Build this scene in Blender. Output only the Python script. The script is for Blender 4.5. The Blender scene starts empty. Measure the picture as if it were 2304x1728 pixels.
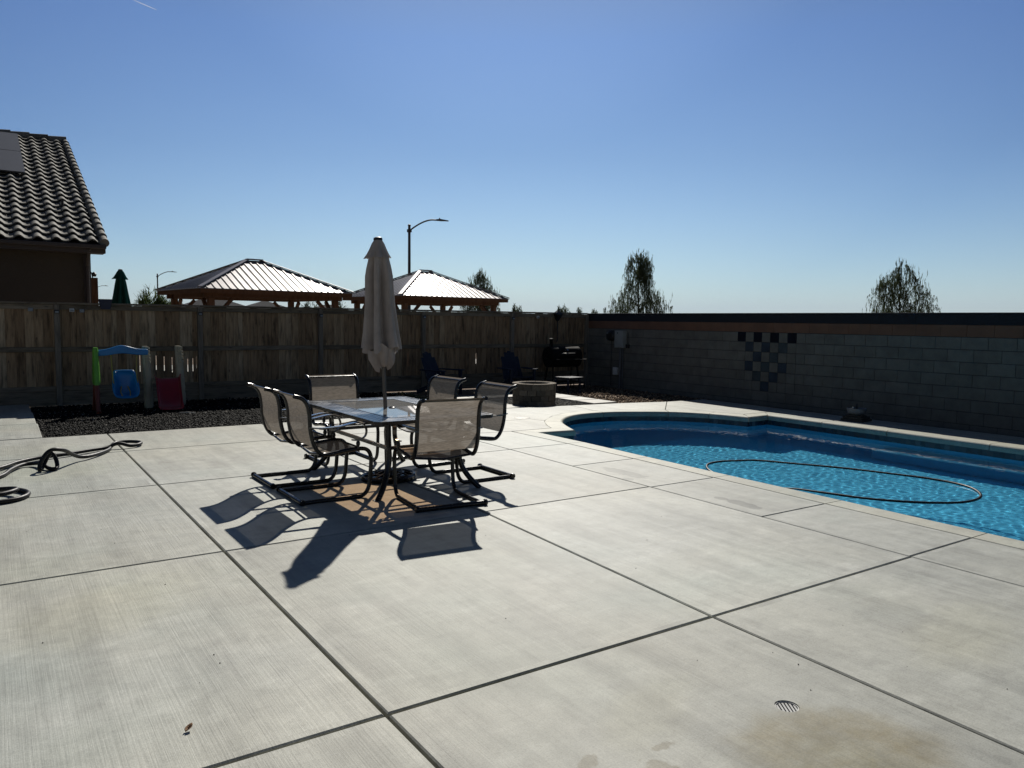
import bpy, math, random
import numpy as np
from mathutils import Vector, Matrix
random.seed(7)
PI = math.pi
sc = bpy.context.scene

# ------------------------------------------------------------------ camera
PITCH, ROLL, YAW = math.radians(4.7), math.radians(0.72), math.radians(34.2)
fw = Vector((math.sin(YAW)*math.cos(PITCH), math.cos(YAW)*math.cos(PITCH), -math.sin(PITCH)))
rt = Vector((math.cos(YAW), -math.sin(YAW), 0)); up = rt.cross(fw)
r2 = rt*math.cos(ROLL) + up*math.sin(ROLL); u2 = -rt*math.sin(ROLL) + up*math.cos(ROLL)
cam = bpy.data.cameras.new('camera'); camo = bpy.data.objects.new('camera', cam)
sc.collection.objects.link(camo); sc.camera = camo
camo.matrix_world = Matrix(((r2.x, u2.x, -fw.x, 0), (r2.y, u2.y, -fw.y, 0), (r2.z, u2.z, -fw.z, 1.6), (0, 0, 0, 1)))
cam.sensor_width = 36; cam.lens = 36*1730/2304; cam.clip_start = .05; cam.clip_end = 90000

# ------------------------------------------------------------------ sun and sky
SUN_AZ, SUN_EL = 33.6, 37.2
sun = bpy.data.lights.new('sun', 'SUN'); sun.energy = 5.0; sun.angle = math.radians(.5); sun.color = (1, .95, .86)
suno = bpy.data.objects.new('sun', sun); sc.collection.objects.link(suno)
a, e = math.radians(SUN_AZ), math.radians(SUN_EL)
sd = Vector((math.sin(a)*math.cos(e), math.cos(a)*math.cos(e), math.sin(e)))
suno.rotation_euler = (-sd).to_track_quat('-Z', 'Y').to_euler(); suno.location = (0, 0, 30)
sun.cycles.is_caustics_light = True
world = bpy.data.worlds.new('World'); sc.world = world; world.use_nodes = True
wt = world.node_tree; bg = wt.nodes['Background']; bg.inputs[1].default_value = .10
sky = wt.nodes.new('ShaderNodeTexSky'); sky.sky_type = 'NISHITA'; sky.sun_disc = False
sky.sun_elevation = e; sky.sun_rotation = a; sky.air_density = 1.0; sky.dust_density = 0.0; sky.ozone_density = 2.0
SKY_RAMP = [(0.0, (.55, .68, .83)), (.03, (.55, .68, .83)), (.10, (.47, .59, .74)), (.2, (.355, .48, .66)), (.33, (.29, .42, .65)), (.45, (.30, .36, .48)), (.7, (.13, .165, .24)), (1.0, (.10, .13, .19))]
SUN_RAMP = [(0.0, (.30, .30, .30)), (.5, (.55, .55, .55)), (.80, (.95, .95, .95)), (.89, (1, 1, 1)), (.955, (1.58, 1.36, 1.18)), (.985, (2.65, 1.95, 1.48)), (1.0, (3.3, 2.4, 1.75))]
tc = wt.nodes.new('ShaderNodeTexCoord'); sp = wt.nodes.new('ShaderNodeSeparateXYZ'); rmp = wt.nodes.new('ShaderNodeValToRGB')
wt.links.new(tc.outputs['Generated'], sp.inputs[0]); wt.links.new(sp.outputs[2], rmp.inputs[0])
def fill(r, stops):
    els = r.color_ramp.elements
    while len(els) > 1: els.remove(els[-1])
    els[0].position = stops[0][0]; els[0].color = (*stops[0][1], 1)
    for p_, c_ in stops[1:]:
        el_ = els.new(p_); el_.color = (*c_, 1)
fill(rmp, SKY_RAMP)
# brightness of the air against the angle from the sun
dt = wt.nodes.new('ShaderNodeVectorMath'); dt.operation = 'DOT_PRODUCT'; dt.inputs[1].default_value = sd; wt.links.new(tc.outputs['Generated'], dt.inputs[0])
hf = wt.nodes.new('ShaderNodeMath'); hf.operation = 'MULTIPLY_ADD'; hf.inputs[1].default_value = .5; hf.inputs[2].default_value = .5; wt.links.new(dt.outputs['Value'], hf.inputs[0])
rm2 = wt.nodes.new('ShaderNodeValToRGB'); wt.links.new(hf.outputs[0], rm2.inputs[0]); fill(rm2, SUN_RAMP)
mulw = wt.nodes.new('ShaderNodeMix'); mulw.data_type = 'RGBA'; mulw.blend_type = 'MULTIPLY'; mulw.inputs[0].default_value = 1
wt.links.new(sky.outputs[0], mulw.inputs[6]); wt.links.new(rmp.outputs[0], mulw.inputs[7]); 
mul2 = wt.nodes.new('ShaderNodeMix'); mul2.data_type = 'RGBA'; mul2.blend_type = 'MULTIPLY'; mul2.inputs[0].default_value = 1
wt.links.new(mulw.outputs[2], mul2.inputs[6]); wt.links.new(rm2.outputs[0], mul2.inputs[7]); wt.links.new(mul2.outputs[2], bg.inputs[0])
sc.view_settings.view_transform = 'Standard'; sc.view_settings.look = 'None'
sc.view_settings.exposure = 0.0; sc.view_settings.gamma = 1.0
sc.cycles.use_denoising = True; sc.cycles.max_bounces = 10; sc.cycles.transparent_max_bounces = 12
sc.cycles.sample_clamp_indirect = 4.0

# ------------------------------------------------------------------ object helpers
def link(o): sc.collection.objects.link(o); return o
def tag(o, label=None, cat=None, group=None, kind=None):
    if label: o['label'] = label
    if cat: o['category'] = cat
    if group: o['group'] = group
    if kind: o['kind'] = kind
    return o
def thing(name, label, cat, loc=(0, 0, 0), rz=0, group=None):
    o = bpy.data.objects.new(name, None); link(o); o.empty_display_size = .2
    o.location = loc; o.rotation_euler = (0, 0, rz)
    return tag(o, label, cat, group)
def copy_tree(o, parent=None):
    c = o.copy(); link(c); c.parent = parent
    for ch in [x for x in sc.objects if x.parent == o]: copy_tree(ch, c)
    return c

class MB:
    def __init__(s): s.v = []; s.f = []; s.t = []
    def add(s, vs, fs, tone=.5, M=None):
        n = len(s.v)
        for p in vs:
            if M is not None: p = M @ Vector(p)
            s.v.append((p[0], p[1], p[2]))
        for f in fs:
            s.f.append(tuple(i+n for i in f)); s.t.append(tone)
        return s
    def box(s, x0, x1, y0, y1, z0, z1, tone=.5, M=None, b=0):
        if b <= 0:
            vs = [(x0,y0,z0),(x1,y0,z0),(x1,y1,z0),(x0,y1,z0),(x0,y0,z1),(x1,y0,z1),(x1,y1,z1),(x0,y1,z1)]
            return s.add(vs, [(0,3,2,1),(4,5,6,7),(0,1,5,4),(1,2,6,5),(2,3,7,6),(3,0,4,7)], tone, M)
        # chamfered box
        vs = []; idx = {}
        for ix, (X, sx) in enumerate(((x0, 1), (x1, -1))):
            for iy, (Y, sy) in enumerate(((y0, 1), (y1, -1))):
                for iz, (Z, sz) in enumerate(((z0, 1), (z1, -1))):
                    for k in range(3):
                        p = [X+sx*b, Y+sy*b, Z+sz*b]; p[k] = (X, Y, Z)[k]
                        idx[(ix, iy, iz, k)] = len(vs); vs.append(tuple(p))
        g = lambda *q: idx[q]
        fs = []
        for i in (0, 1):
            q = [g(i,0,0,0), g(i,1,0,0), g(i,1,1,0), g(i,0,1,0)]; fs.append(q if i else q[::-1])
            q = [g(0,i,0,1), g(0,i,1,1), g(1,i,1,1), g(1,i,0,1)]; fs.append(q if i else q[::-1])
            q = [g(0,0,i,2), g(1,0,i,2), g(1,1,i,2), g(0,1,i,2)]; fs.append(q if i else q[::-1])
        for i in (0, 1):
            for j in (0, 1):
                fs.append([g(0,i,j,1), g(1,i,j,1), g(1,i,j,2), g(0,i,j,2)])
                fs.append([g(i,0,j,0), g(i,1,j,0), g(i,1,j,2), g(i,0,j,2)])
                fs.append([g(i,j,0,0), g(i,j,1,0), g(i,j,1,1), g(i,j,0,1)])
        for i in (0, 1):
            for j in (0, 1):
                for k in (0, 1): fs.append([g(i,j,k,0), g(i,j,k,1), g(i,j,k,2)])
        return s.add(vs, fs, tone, M)
    def bar(s, p, q, w, h, tone=.5, upv=(0, 0, 1), b=0):
        p, q = Vector(p), Vector(q); d = (q-p); L = d.length; d.normalize()
        x = d.cross(Vector(upv))
        if x.length < 1e-4: x = d.cross(Vector((0, 1, 0)))
        x.normalize(); z = x.cross(d)
        M = Matrix(((x.x, d.x, z.x, p.x), (x.y, d.y, z.y, p.y), (x.z, d.z, z.z, p.z), (0, 0, 0, 1)))
        return s.box(-w/2, w/2, 0, L, -h/2, h/2, tone, M, b)
    def tube(s, pts, r, n=8, tone=.5, closed=False, sy=1.0, caps=True, M=None, upv=None):
        pts = [Vector(p) for p in pts]; N = len(pts)
        rs = r if isinstance(r, (list, tuple)) else [r]*N
        vs = []; fs = []
        nrm = None
        for i in range(N):
            a_ = pts[(i-1) % N] if (closed or i > 0) else pts[i]
            b_ = pts[(i+1) % N] if (closed or i < N-1) else pts[i]
            t = (b_-a_)
            if t.length < 1e-9: t = Vector((0, 0, 1))
            t.normalize()
            if nrm is None:
                nrm = Vector(upv) if upv else (Vector((0, 0, 1)) if abs(t.z) < .9 else Vector((1, 0, 0)))
            nrm = nrm - t*nrm.dot(t)
            if nrm.length < 1e-6: nrm = t.orthogonal()
            nrm.normalize(); bi = t.cross(nrm)
            for k in range(n):
                a2 = 2*PI*k/n
                vs.append(pts[i] + (bi*math.cos(a2) + nrm*math.sin(a2)*sy)*rs[i])
        for i in range(N if closed else N-1):
            j = (i+1) % N
            for k in range(n):
                l = (k+1) % n
                fs.append((i*n+k, j*n+k, j*n+l, i*n+l))
        if caps and not closed:
            fs.append(tuple(range(n))); fs.append(tuple((N-1)*n+k for k in range(n))[::-1])
        return s.add(vs, fs, tone, M)
    def strip(s, pts, w, h, side, tone=.5, M=None):
        """rectangular section swept along pts, width along the fixed vector side"""
        side = Vector(side).normalized(); pts = [Vector(p) for p in pts]; N = len(pts); vs = []; fs = []
        ws = w if isinstance(w, (list, tuple)) else [w]*N
        for i in range(N):
            t = pts[min(i+1, N-1)] - pts[max(i-1, 0)]; t.normalize(); nn = t.cross(side).normalized()
            for a_, b_ in ((-1, -1), (1, -1), (1, 1), (-1, 1)):
                vs.append(pts[i] + side*a_*ws[i]/2 + nn*b_*h/2)
        for i in range(N-1):
            for k in range(4):
                l = (k+1) % 4; fs.append((i*4+k, i*4+4+k, i*4+4+l, i*4+l))
        fs.append((0, 1, 2, 3)); fs.append(((N-1)*4+3, (N-1)*4+2, (N-1)*4+1, (N-1)*4))
        return s.add(vs, fs, tone, M)
    def lathe(s, prof, n=24, tone=.5, M=None, capb=True, capt=True, rf=None):
        vs = []; fs = []
        for i, (r, z) in enumerate(prof):
            for k in range(n):
                th = 2*PI*k/n; rr = r*(rf(i, th) if rf else 1)
                vs.append((rr*math.cos(th), rr*math.sin(th), z))
        for i in range(len(prof)-1):
            for k in range(n):
                l = (k+1) % n; fs.append((i*n+k, i*n+l, i*n+n+l, i*n+n+k))
        if capb: fs.append(tuple(range(n))[::-1])
        if capt: fs.append(tuple((len(prof)-1)*n+k for k in range(n)))
        return s.add(vs, fs, tone, M)
    def build(s, name, mat, parent=None, smooth=False, recalc=True):
        me = bpy.data.meshes.new(name); me.from_pydata(s.v, [], s.f); me.materials.append(mat)
        at = me.attributes.new('tone', 'FLOAT', 'FACE'); at.data.foreach_set('value', s.t)
        if recalc:
            import bmesh
            bm = bmesh.new(); bm.from_mesh(me); bmesh.ops.recalc_face_normals(bm, faces=bm.faces); bm.to_mesh(me); bm.free()
        if smooth:
            me.polygons.foreach_set('use_smooth', [True]*len(me.polygons))
            if smooth != 'all':
                me.set_sharp_from_angle(angle=math.radians(40))
        me.update()
        o = bpy.data.objects.new(name, me); link(o)
        if parent: o.parent = parent
        return o

def cat_rom(P, n=6, closed=False):
    P = [Vector(p) for p in P]; out = []; N = len(P)
    rng = range(N if closed else N-1)
    for i in rng:
        if closed: p0, p1, p2, p3 = P[(i-1) % N], P[i], P[(i+1) % N], P[(i+2) % N]
        else: p0, p1, p2, p3 = P[max(i-1, 0)], P[i], P[i+1], P[min(i+2, N-1)]
        for k in range(n):
            t = k/n
            out.append(.5*((2*p1) + (p2-p0)*t + (2*p0-5*p1+4*p2-p3)*t*t + (3*p1-p0-3*p2+p3)*t**3))
    if not closed: out.append(P[-1])
    return out

# ------------------------------------------------------------------ material helpers
def newmat(name):
    m = bpy.data.materials.new(name); m.use_nodes = True
    return m, m.node_tree, m.node_tree.nodes['Principled BSDF']
def node(nt, t, **kw):
    n = nt.nodes.new(t)
    for k, v in kw.items(): setattr(n, k, v)
    return n
def noise(nt, vec, scale, detail=4, rough=.55, vscale=None, loc=(0, 0, 0)):
    if vscale:
        mp = node(nt, 'ShaderNodeMapping'); nt.links.new(vec, mp.inputs[0]); mp.inputs[3].default_value = vscale; mp.inputs[1].default_value = loc
        vec = mp.outputs[0]
    n = node(nt, 'ShaderNodeTexNoise'); nt.links.new(vec, n.inputs['Vector'])
    n.inputs['Scale'].default_value = scale; n.inputs['Detail'].default_value = detail; n.inputs['Roughness'].default_value = rough
    return n.outputs['Fac']
def ramp(nt, fac, stops):
    r = node(nt, 'ShaderNodeValToRGB'); nt.links.new(fac, r.inputs[0]); els = r.color_ramp.elements
    while len(els) > 1: els.remove(els[-1])
    def c4(c): return (c, c, c, 1) if isinstance(c, (int, float)) else (*c, 1)
    els[0].position = stops[0][0]; els[0].color = c4(stops[0][1])
    for p, c in stops[1:]:
        x = els.new(p); x.color = c4(c)
    return r.outputs[0]
def mix(nt, a, b, fac, mode='MIX'):
    m = node(nt, 'ShaderNodeMix', data_type='RGBA', blend_type=mode)
    for i, v in ((6, a), (7, b), (0, fac)):
        if isinstance(v, (int, float)): m.inputs[i].default_value = v if i == 0 else (v, v, v, 1)
        elif isinstance(v, (tuple, list)): m.inputs[i].default_value = (*v, 1)
        else: nt.links.new(v, m.inputs[i])
    return m.outputs[2]
def math_(nt, op, a, b=0, clamp=False):
    m = node(nt, 'ShaderNodeMath', operation=op, use_clamp=clamp)
    for i, v in ((0, a), (1, b)):
        if isinstance(v, (int, float)): m.inputs[i].default_value = v
        else: nt.links.new(v, m.inputs[i])
    return m.outputs[0]
def bump(nt, b, hgt, dist, strength=1):
    bp = node(nt, 'ShaderNodeBump'); nt.links.new(hgt, bp.inputs['Height']); bp.inputs['Distance'].default_value = dist; bp.inputs['Strength'].default_value = strength
    nt.links.new(bp.outputs[0], b.inputs['Normal'])
def pos(nt): return node(nt, 'ShaderNodeNewGeometry').outputs['Position']
def objc(nt): return node(nt, 'ShaderNodeTexCoord').outputs['Object']
def tone(nt): return node(nt, 'ShaderNodeAttribute', attribute_name='tone').outputs['Fac']
def simple(name, col, rough=.5, metal=0, var=.15, vs=12, bmp=0, spec=.5):
    m, nt, b = newmat(name); n = noise(nt, objc(nt), vs, 5)
    lo = tuple(c*(1-var) for c in col); hi = tuple(min(1, c*(1+var)) for c in col)
    nt.links.new(ramp(nt, n, [(.3, lo), (.7, hi)]), b.inputs['Base Color'])
    rr = ramp(nt, n, [(.3, max(0, rough-.06)), (.7, min(1, rough+.06))]); nt.links.new(rr, b.inputs['Roughness'])
    b.inputs['Metallic'].default_value = metal; b.inputs['Specular IOR Level'].default_value = spec
    if bmp: bump(nt, b, noise(nt, objc(nt), vs*6, 4), bmp)
    return m
def blob(nt, P, cx, cy, rx, ry, ang, seed, sharp=.12, nscale=5, namp=.6):
    """mask of a stain with an uneven outline, lying at cx, cy on the ground"""
    mp = node(nt, 'ShaderNodeMapping', vector_type='TEXTURE'); nt.links.new(P, mp.inputs[0])
    mp.inputs[1].default_value = (cx, cy, 0); mp.inputs[2].default_value = (0, 0, ang); mp.inputs[3].default_value = (rx, ry, 1)
    ln = node(nt, 'ShaderNodeVectorMath', operation='LENGTH'); nt.links.new(mp.outputs[0], ln.inputs[0])
    nz = noise(nt, P, nscale, 5, .6, (1, 1, 1), (seed, seed*2, 0))
    d = math_(nt, 'ADD', ln.outputs['Value'], math_(nt, 'MULTIPLY', math_(nt, 'SUBTRACT', nz, .5), namp*2))
    mr = node(nt, 'ShaderNodeMapRange', interpolation_type='SMOOTHSTEP'); nt.links.new(d, mr.inputs[0])
    mr.inputs[1].default_value = 1+sharp; mr.inputs[2].default_value = 1-sharp; mr.inputs[3].default_value = 0; mr.inputs[4].default_value = 1
    return mr.outputs[0]

# ------------------------------------------------------------------ concrete
def concrete(name, base=(.396, .405, .368), stains=True, broom=1.0):
    m, nt, b = newmat(name); P = pos(nt); tn = tone(nt)
    big = noise(nt, P, .55, 5, .6)
    col = ramp(nt, big, [(.25, tuple(c*.84 for c in base)), (.5, base), (.75, (base[0]*1.12, base[1]*1.12, base[2]*1.1))])
    warm = noise(nt, P, .35, 3, .5, (1, 1, 1), (9, 4, 2))
    col = mix(nt, col, mix(nt, col, (1.02, .975, .89), 1, 'MULTIPLY'), ramp(nt, warm, [(.4, 0), (.7, 1)]))
    cool = noise(nt, P, .8, 3, .5, (1, 1, 1), (19, 14, 2))
    col = mix(nt, col, mix(nt, col, (.9, .95, .95), 1, 'MULTIPLY'), ramp(nt, cool, [(.45, 0), (.7, 1)]))
    # broom streaks, each slab shifted by its own tone
    sh = node(nt, 'ShaderNodeCombineXYZ'); nt.links.new(math_(nt, 'MULTIPLY', tn, 37.), sh.inputs[1])
    va = node(nt, 'ShaderNodeVectorMath', operation='ADD'); nt.links.new(P, va.inputs[0]); nt.links.new(sh.outputs[0], va.inputs[1])
    st = noise(nt, va.outputs[0], 1, 4, .65, (11, .45, 1))
    st2 = noise(nt, va.outputs[0], 1, 3, .7, (85, 1.3, 1))
    st3 = noise(nt, va.outputs[0], 1, 4, .6, (3.2, .5, 1), (3, 8, 0))
    col = mix(nt, col, ramp(nt, st, [(.3, .80), (.5, .98), (.7, 1.06)]), .45*broom, 'MULTIPLY')
    pm = noise(nt, va.outputs[0], .75, 4, .6, (1.6, .7, 1), (31, 5, 0)); pmask = ramp(nt, pm, [(.40, .12), (.60, .95)])
    col = mix(nt, col, ramp(nt, st2, [(.3, .80), (.55, 1.0), (.75, 1.06)]), math_(nt, 'MULTIPLY', pmask, .75*broom), 'MULTIPLY')
    mot = noise(nt, P, 8, 8, .68); col = mix(nt, col, ramp(nt, mot, [(.3, .80), (.5, 1.0), (.68, 1.10)]), .85, 'MULTIPLY')
    wht = noise(nt, va.outputs[0], 1, 6, .7, (2.2, 5.5, 1), (7, 70, 0)); col = mix(nt, col, mix(nt, col, (1.16, 1.16, 1.17), 1, 'MULTIPLY'), ramp(nt, wht, [(.50, 0), (.66, .9)]))
    col = mix(nt, col, ramp(nt, st3, [(.28, .60), (.54, 1.0)]), .8*broom, 'MULTIPLY')
    gr = noise(nt, P, 140, 3, .7)
    col = mix(nt, col, ramp(nt, gr, [(.25, .66), (.5, 1), (.8, 1.18)]), .85, 'MULTIPLY')
    gr2 = noise(nt, P, 55, 4, .75, (1, 1, 1), (4, 4, 4)); col = mix(nt, col, ramp(nt, gr2, [(.3, .84), (.5, 1), (.75, 1.08)]), .7, 'MULTIPLY')
    speck = noise(nt, P, 34, 3, .6)
    col = mix(nt, col, ramp(nt, speck, [(.74, 1.0), (.80, .62)]), .6, 'MULTIPLY')
    col = mix(nt, col, ramp(nt, tn, [(0, .9), (1, 1.07)]), 1, 'MULTIPLY')
    if stains:
        m1 = blob(nt, P, 2.64, 1.62, .40, .25, -.5, 3, .30, 3.2, .5)
        tex = ramp(nt, noise(nt, P, 9, 6, .7), [(.35, .55), (.7, 1.0)])
        col = mix(nt, col, mix(nt, col, (.60, .52, .35), 1, 'MULTIPLY'), math_(nt, 'MULTIPLY', m1, tex))
        for i, (cx, cy, rx, ry, an, k) in enumerate([(5.55, 6.02, .10, .34, .05, .8), (5.36, 5.74, .05, .07, 0, .7), (5.50, 4.40, .075, .22, -.1, .9), (5.50, 4.66, .05, .07, 0, .8),
                                     (5.9, 7.25, .22, .13, .6, .25), (5.7, 7.0, .18, .1, .2, .22), (1.9, 9.05, .06, .1, .4, .35)]):
            mm = blob(nt, P, cx, cy, rx, ry, an, 5+i, .08, 9, .6)
            col = mix(nt, col, mix(nt, col, (.54, .54, .54), 1, 'MULTIPLY'), math_(nt, 'MULTIPLY', mm, k))
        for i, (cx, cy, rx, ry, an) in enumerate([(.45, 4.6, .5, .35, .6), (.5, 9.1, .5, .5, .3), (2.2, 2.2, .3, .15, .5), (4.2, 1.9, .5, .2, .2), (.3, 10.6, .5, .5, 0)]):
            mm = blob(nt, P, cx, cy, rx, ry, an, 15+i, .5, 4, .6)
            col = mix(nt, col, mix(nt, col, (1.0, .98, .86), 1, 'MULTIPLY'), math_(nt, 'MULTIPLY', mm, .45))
        for i, (cx, cy, rx, ry, an) in enumerate([(1.75, 2.05, .06, .03, .5), (1.95, 1.85, .05, .09, .2), (2.0, 1.7, .02, .09, -.6), (2.06, 1.98, .05, .02, 0)]):
            mm = blob(nt, P, cx, cy, rx, ry, an, 25+i, .25, 30, .9)
            col = mix(nt, col, mix(nt, col, (.55, .50, .41), 1, 'MULTIPLY'), math_(nt, 'MULTIPLY', mm, .7))
    nt.links.new(col, b.inputs['Base Color'])
    b.inputs['Roughness'].default_value = .62; b.inputs['Specular IOR Level'].default_value = .35
    hb = math_(nt, 'ADD', math_(nt, 'MULTIPLY', st2, .8*broom), math_(nt, 'MULTIPLY', gr, .35))
    bump(nt, b, hb, .004, .6)
    return m
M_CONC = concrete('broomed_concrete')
M_COPE = concrete('coping_concrete', (.40, .40, .34), False, .35)

def offset_poly(P, d):
    n = len(P); out = []
    area = sum(P[i][0]*P[(i+1) % n][1]-P[(i+1) % n][0]*P[i][1] for i in range(n))
    s = 1 if area > 0 else -1
    for i in range(n):
        p0, p1, p2 = Vector(P[i-1]).to_2d(), Vector(P[i]).to_2d(), Vector(P[(i+1) % n]).to_2d()
        a1 = (p1-p0).normalized(); a2 = (p2-p1).normalized()
        n1 = Vector((-a1.y, a1.x))*s; n2 = Vector((-a2.y, a2.x))*s
        bis = n1+n2
        if bis.length < 1e-6: bis = n1
        bis.normalize(); k = d/max(.3, bis.dot(n1))
        out.append(tuple(p1+bis*k))
    return out
def slab(mb, P, gap=.006, ztop=0.0, depth=.07, tone_=None, hole=None, margin=0):
    t = random.random() if tone_ is None else tone_
    P = [tuple(p) for p in P]
    A = offset_poly(P, gap); B = offset_poly(P, gap+.007); n = len(P)
    vs = [(x, y, ztop-depth) for x, y in A]+[(x, y, ztop-.006) for x, y in A]+[(x, y, ztop) for x, y in B]
    fs = []
    for i in range(n):
        j = (i+1) % n
        fs += [(i, j, n+j, n+i), (n+i, n+j, 2*n+j, 2*n+i)]
    if margin and hole is None:
        t2 = min(1, max(0, t+.28)); C_ = offset_poly(P, margin); D_ = [(x+random.uniform(-.004, .004), y+random.uniform(-.004, .004)) for x, y in C_]
        mb.add(vs, fs, t); k0 = len(mb.v)-n
        mb.v += [(x, y, ztop) for x, y in D_]; mb.f += [(k0+i, k0+(i+1) % n, k0+n+(i+1) % n, k0+n+i) for i in range(n)]; mb.t += [t2]*n
        mb.f.append(tuple(range(k0+n, k0+2*n))); mb.t.append(t); return
    if hole is None: fs.append(tuple(range(2*n, 3*n)))
    else:   # a round opening joined to the outline by a seam
        hx, hy, hr = hole; K = 32; k0 = len(vs)
        for q in range(K+1): th = -2*PI*q/K-PI*.75; vs.append((hx+hr*math.cos(th), hy+hr*math.sin(th), ztop))
        vs.append(vs[2*n]); fs.append(tuple(range(2*n, 3*n))+(len(vs)-1,)+tuple(range(k0, k0+K+1)))
        k1 = len(vs)
        for q in range(K): th = -2*PI*q/K-PI*.75; vs.append((hx+hr*math.cos(th), hy+hr*math.sin(th), ztop-.05))
        for q in range(K): fs.append((k0+q, k0+(q+1) % K, k1+(q+1) % K, k1+q))
    mb.add(vs, fs, t)

def lerpx(tbl, y):
    for (y0, x0), (y1, x1) in zip(tbl, tbl[1:]):
        if y <= y1: return x0+(x1-x0)*(y-y0)/(y1-y0)
    return tbl[-1][1]
A2 = [(-4, 3.02), (1.2, 3.17), (2.74, 3.22), (5.39, 3.38), (7.85, 3.36), (12, 3.36)]
A3 = [(-4, 5.18), (2.76, 5.25), (5.33, 5.29), (7.87, 5.33), (12, 5.33)]
A4 = [(-4, 6.02), (2.4, 6.12), (4.04, 6.15), (5.36, 6.19), (6.64, 6.235), (7.92, 6.245), (9.24, 6.22)]
A5 = [(-4, 6.30), (2.53, 6.40), (4.05, 6.44), (5.36, 6.46), (6.64, 6.49), (7.98, 6.55), (8.88, 6.54)]
YS = [-4.0, .1, 2.76, 5.37, 7.86, 10.03, 11.66]
deck = MB()
for j in range(6):
    y0, y1 = YS[j], YS[j+1]
    g = .010 if j in (1, 2) else .007
    xs = [lambda y: -4.0, lambda y: -1.4, lambda y: 1.28, lambda y: lerpx(A2, y), lambda y: lerpx(A3, y)]
    for i in range(4):
        slab(deck, [(xs[i](y0), y0), (xs[i+1](y0), y0), (xs[i+1](y1), y1), (xs[i](y1), y1)], .008 if i < 3 else .006, hole=(2.72, 1.915, .050) if (i, j) == (2, 1) else None, margin=.055)
    if j in (0, 1, 2):
        pass
band = [-4, -1.2, .1, 1.45, 2.77, 4.03, 5.35, 6.6, 7.87]
for y0, y1 in zip(band, band[1:]):
    slab(deck, [(lerpx(A3, y0), y0), (lerpx(A4, y0), y0), (lerpx(A4, y1), y1), (lerpx(A3, y1), y1)], .005, margin=.05)
# deck round the curved end of the pool
CUR_O = [(6.95, 9.16), (7.08, 9.45), (7.36, 9.88), (7.80, 10.28), (8.15, 10.48), (8.54, 10.61), (9.02, 10.62), (9.53, 10.48), (10.27, 10.07)]
slab(deck, [(lerpx(A3, 7.87), 7.87), (lerpx(A4, 7.87), 7.87), (6.23, 8.6), (6.22, 9.16), (5.33, 9.3)], .004)
slab(deck, [(5.33, 9.3), (6.22, 9.16)]+CUR_O[:3]+[(7.30, 10.2), (5.33, 10.2)], .003)
slab(deck, [(5.33, 10.2), (7.30, 10.2), CUR_O[2]]+CUR_O[3:7]+[(9.15, 11.46), (7.81, 11.63), (5.33, 11.66)], .002)
slab(deck, [(9.15, 11.46)]+CUR_O[6:]+[(11.36, 11.10), (10.34, 11.33)], .004)
slab(deck, [CUR_O[-1], (10.68, 9.66), (10.9, 9.2), (11.02, 8.90), (11.62, 8.90), (12.40, 8.9), (12.42, 11.08), (11.36, 11.10)], .004)
for y0, y1 in ((7.55, 8.9), (6.42, 7.55), (4.95, 6.42), (3.4, 4.95), (1.8, 3.4), (0, 1.8), (-4, 0)):
    slab(deck, [(11.61, y0), (12.40, y0), (12.40, y1), (11.61, y1)], .004)
# left walk along the gravel
for y0, y1 in ((11.70, 13.26), (13.26, 14.8), (14.8, 16.17)):
    slab(deck, [(-4, y0), (.53, y0), (.545, y1), (-4, y1)], .004)
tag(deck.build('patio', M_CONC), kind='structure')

# ground sheet with the pool left open
m, nt, b = newmat('bare_earth'); P = pos(nt)
c = ramp(nt, noise(nt, P, 2.2, 8, .65), [(.3, (.10, .07, .045)), (.5, (.19, .13, .085)), (.72, (.28, .20, .13))])
nt.links.new(c, b.inputs['Base Color']); b.inputs['Roughness'].default_value = .95; bump(nt, b, noise(nt, P, 30, 6, .7), .03)
M_EARTH = m
g = MB(); R_ = 40000
hx0, hx1, hy0, hy1 = 6.36, 11.56, -3.9, 10.45
o4 = [(-R_, -R_), (R_, -R_), (R_, R_), (-R_, R_)]; i4 = [(hx0, hy0), (hx1, hy0), (hx1, hy1), (hx0, hy1)]
vs = [(x, y, -.072) for x, y in o4+i4]
g.add(vs, [(k, (k+1) % 4, 4+(k+1) % 4, 4+k) for k in range(4)])
tag(g.build('ground', M_EARTH), kind='structure')

# ------------------------------------------------------------------ swimming pool
pool = thing('swimming_pool', 'free form swimming pool with pale concrete coping and blue plaster along the wall', 'pool', (8.9, 4, 0))
def pbuild(mb, name, mat, par, **k):
    o = mb.build(name, mat, None, **k); o.parent = par
    o.matrix_parent_inverse = Matrix.Translation(par.location).inverted() if par.rotation_euler.z == 0 else par.matrix_basis.inverted()
    return o
INNER = [(x, y) for y, x in A5][:]          # near side, south to north
INNER = [(6.30, -3.8), (6.40, 2.53), (6.44, 4.05), (6.46, 5.36), (6.49, 6.64), (6.55, 7.98), (6.54, 8.88)]
SPA = [(7.15, 8.82), (7.31, 9.18), (7.52, 9.59), (7.72, 9.85), (7.96, 10.07), (8.24, 10.24), (8.56, 10.33), (9.0, 10.33), (9.42, 10.21), (10.10, 9.82), (10.42, 9.45), (10.62, 9.05), (10.77, 8.58)]
FAR = [(11.31, 8.60), (11.31, 7.55), (11.30, 6.42), (11.28, 4.95), (11.25, 3.4), (11.22, 1.8), (11.2, 0), (11.15, -3.8)]
spa_s = [tuple(p.to_2d()) for p in cat_rom([(x, y, 0) for x, y in SPA], 4)]
LOOP = INNER+spa_s+FAR
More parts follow.
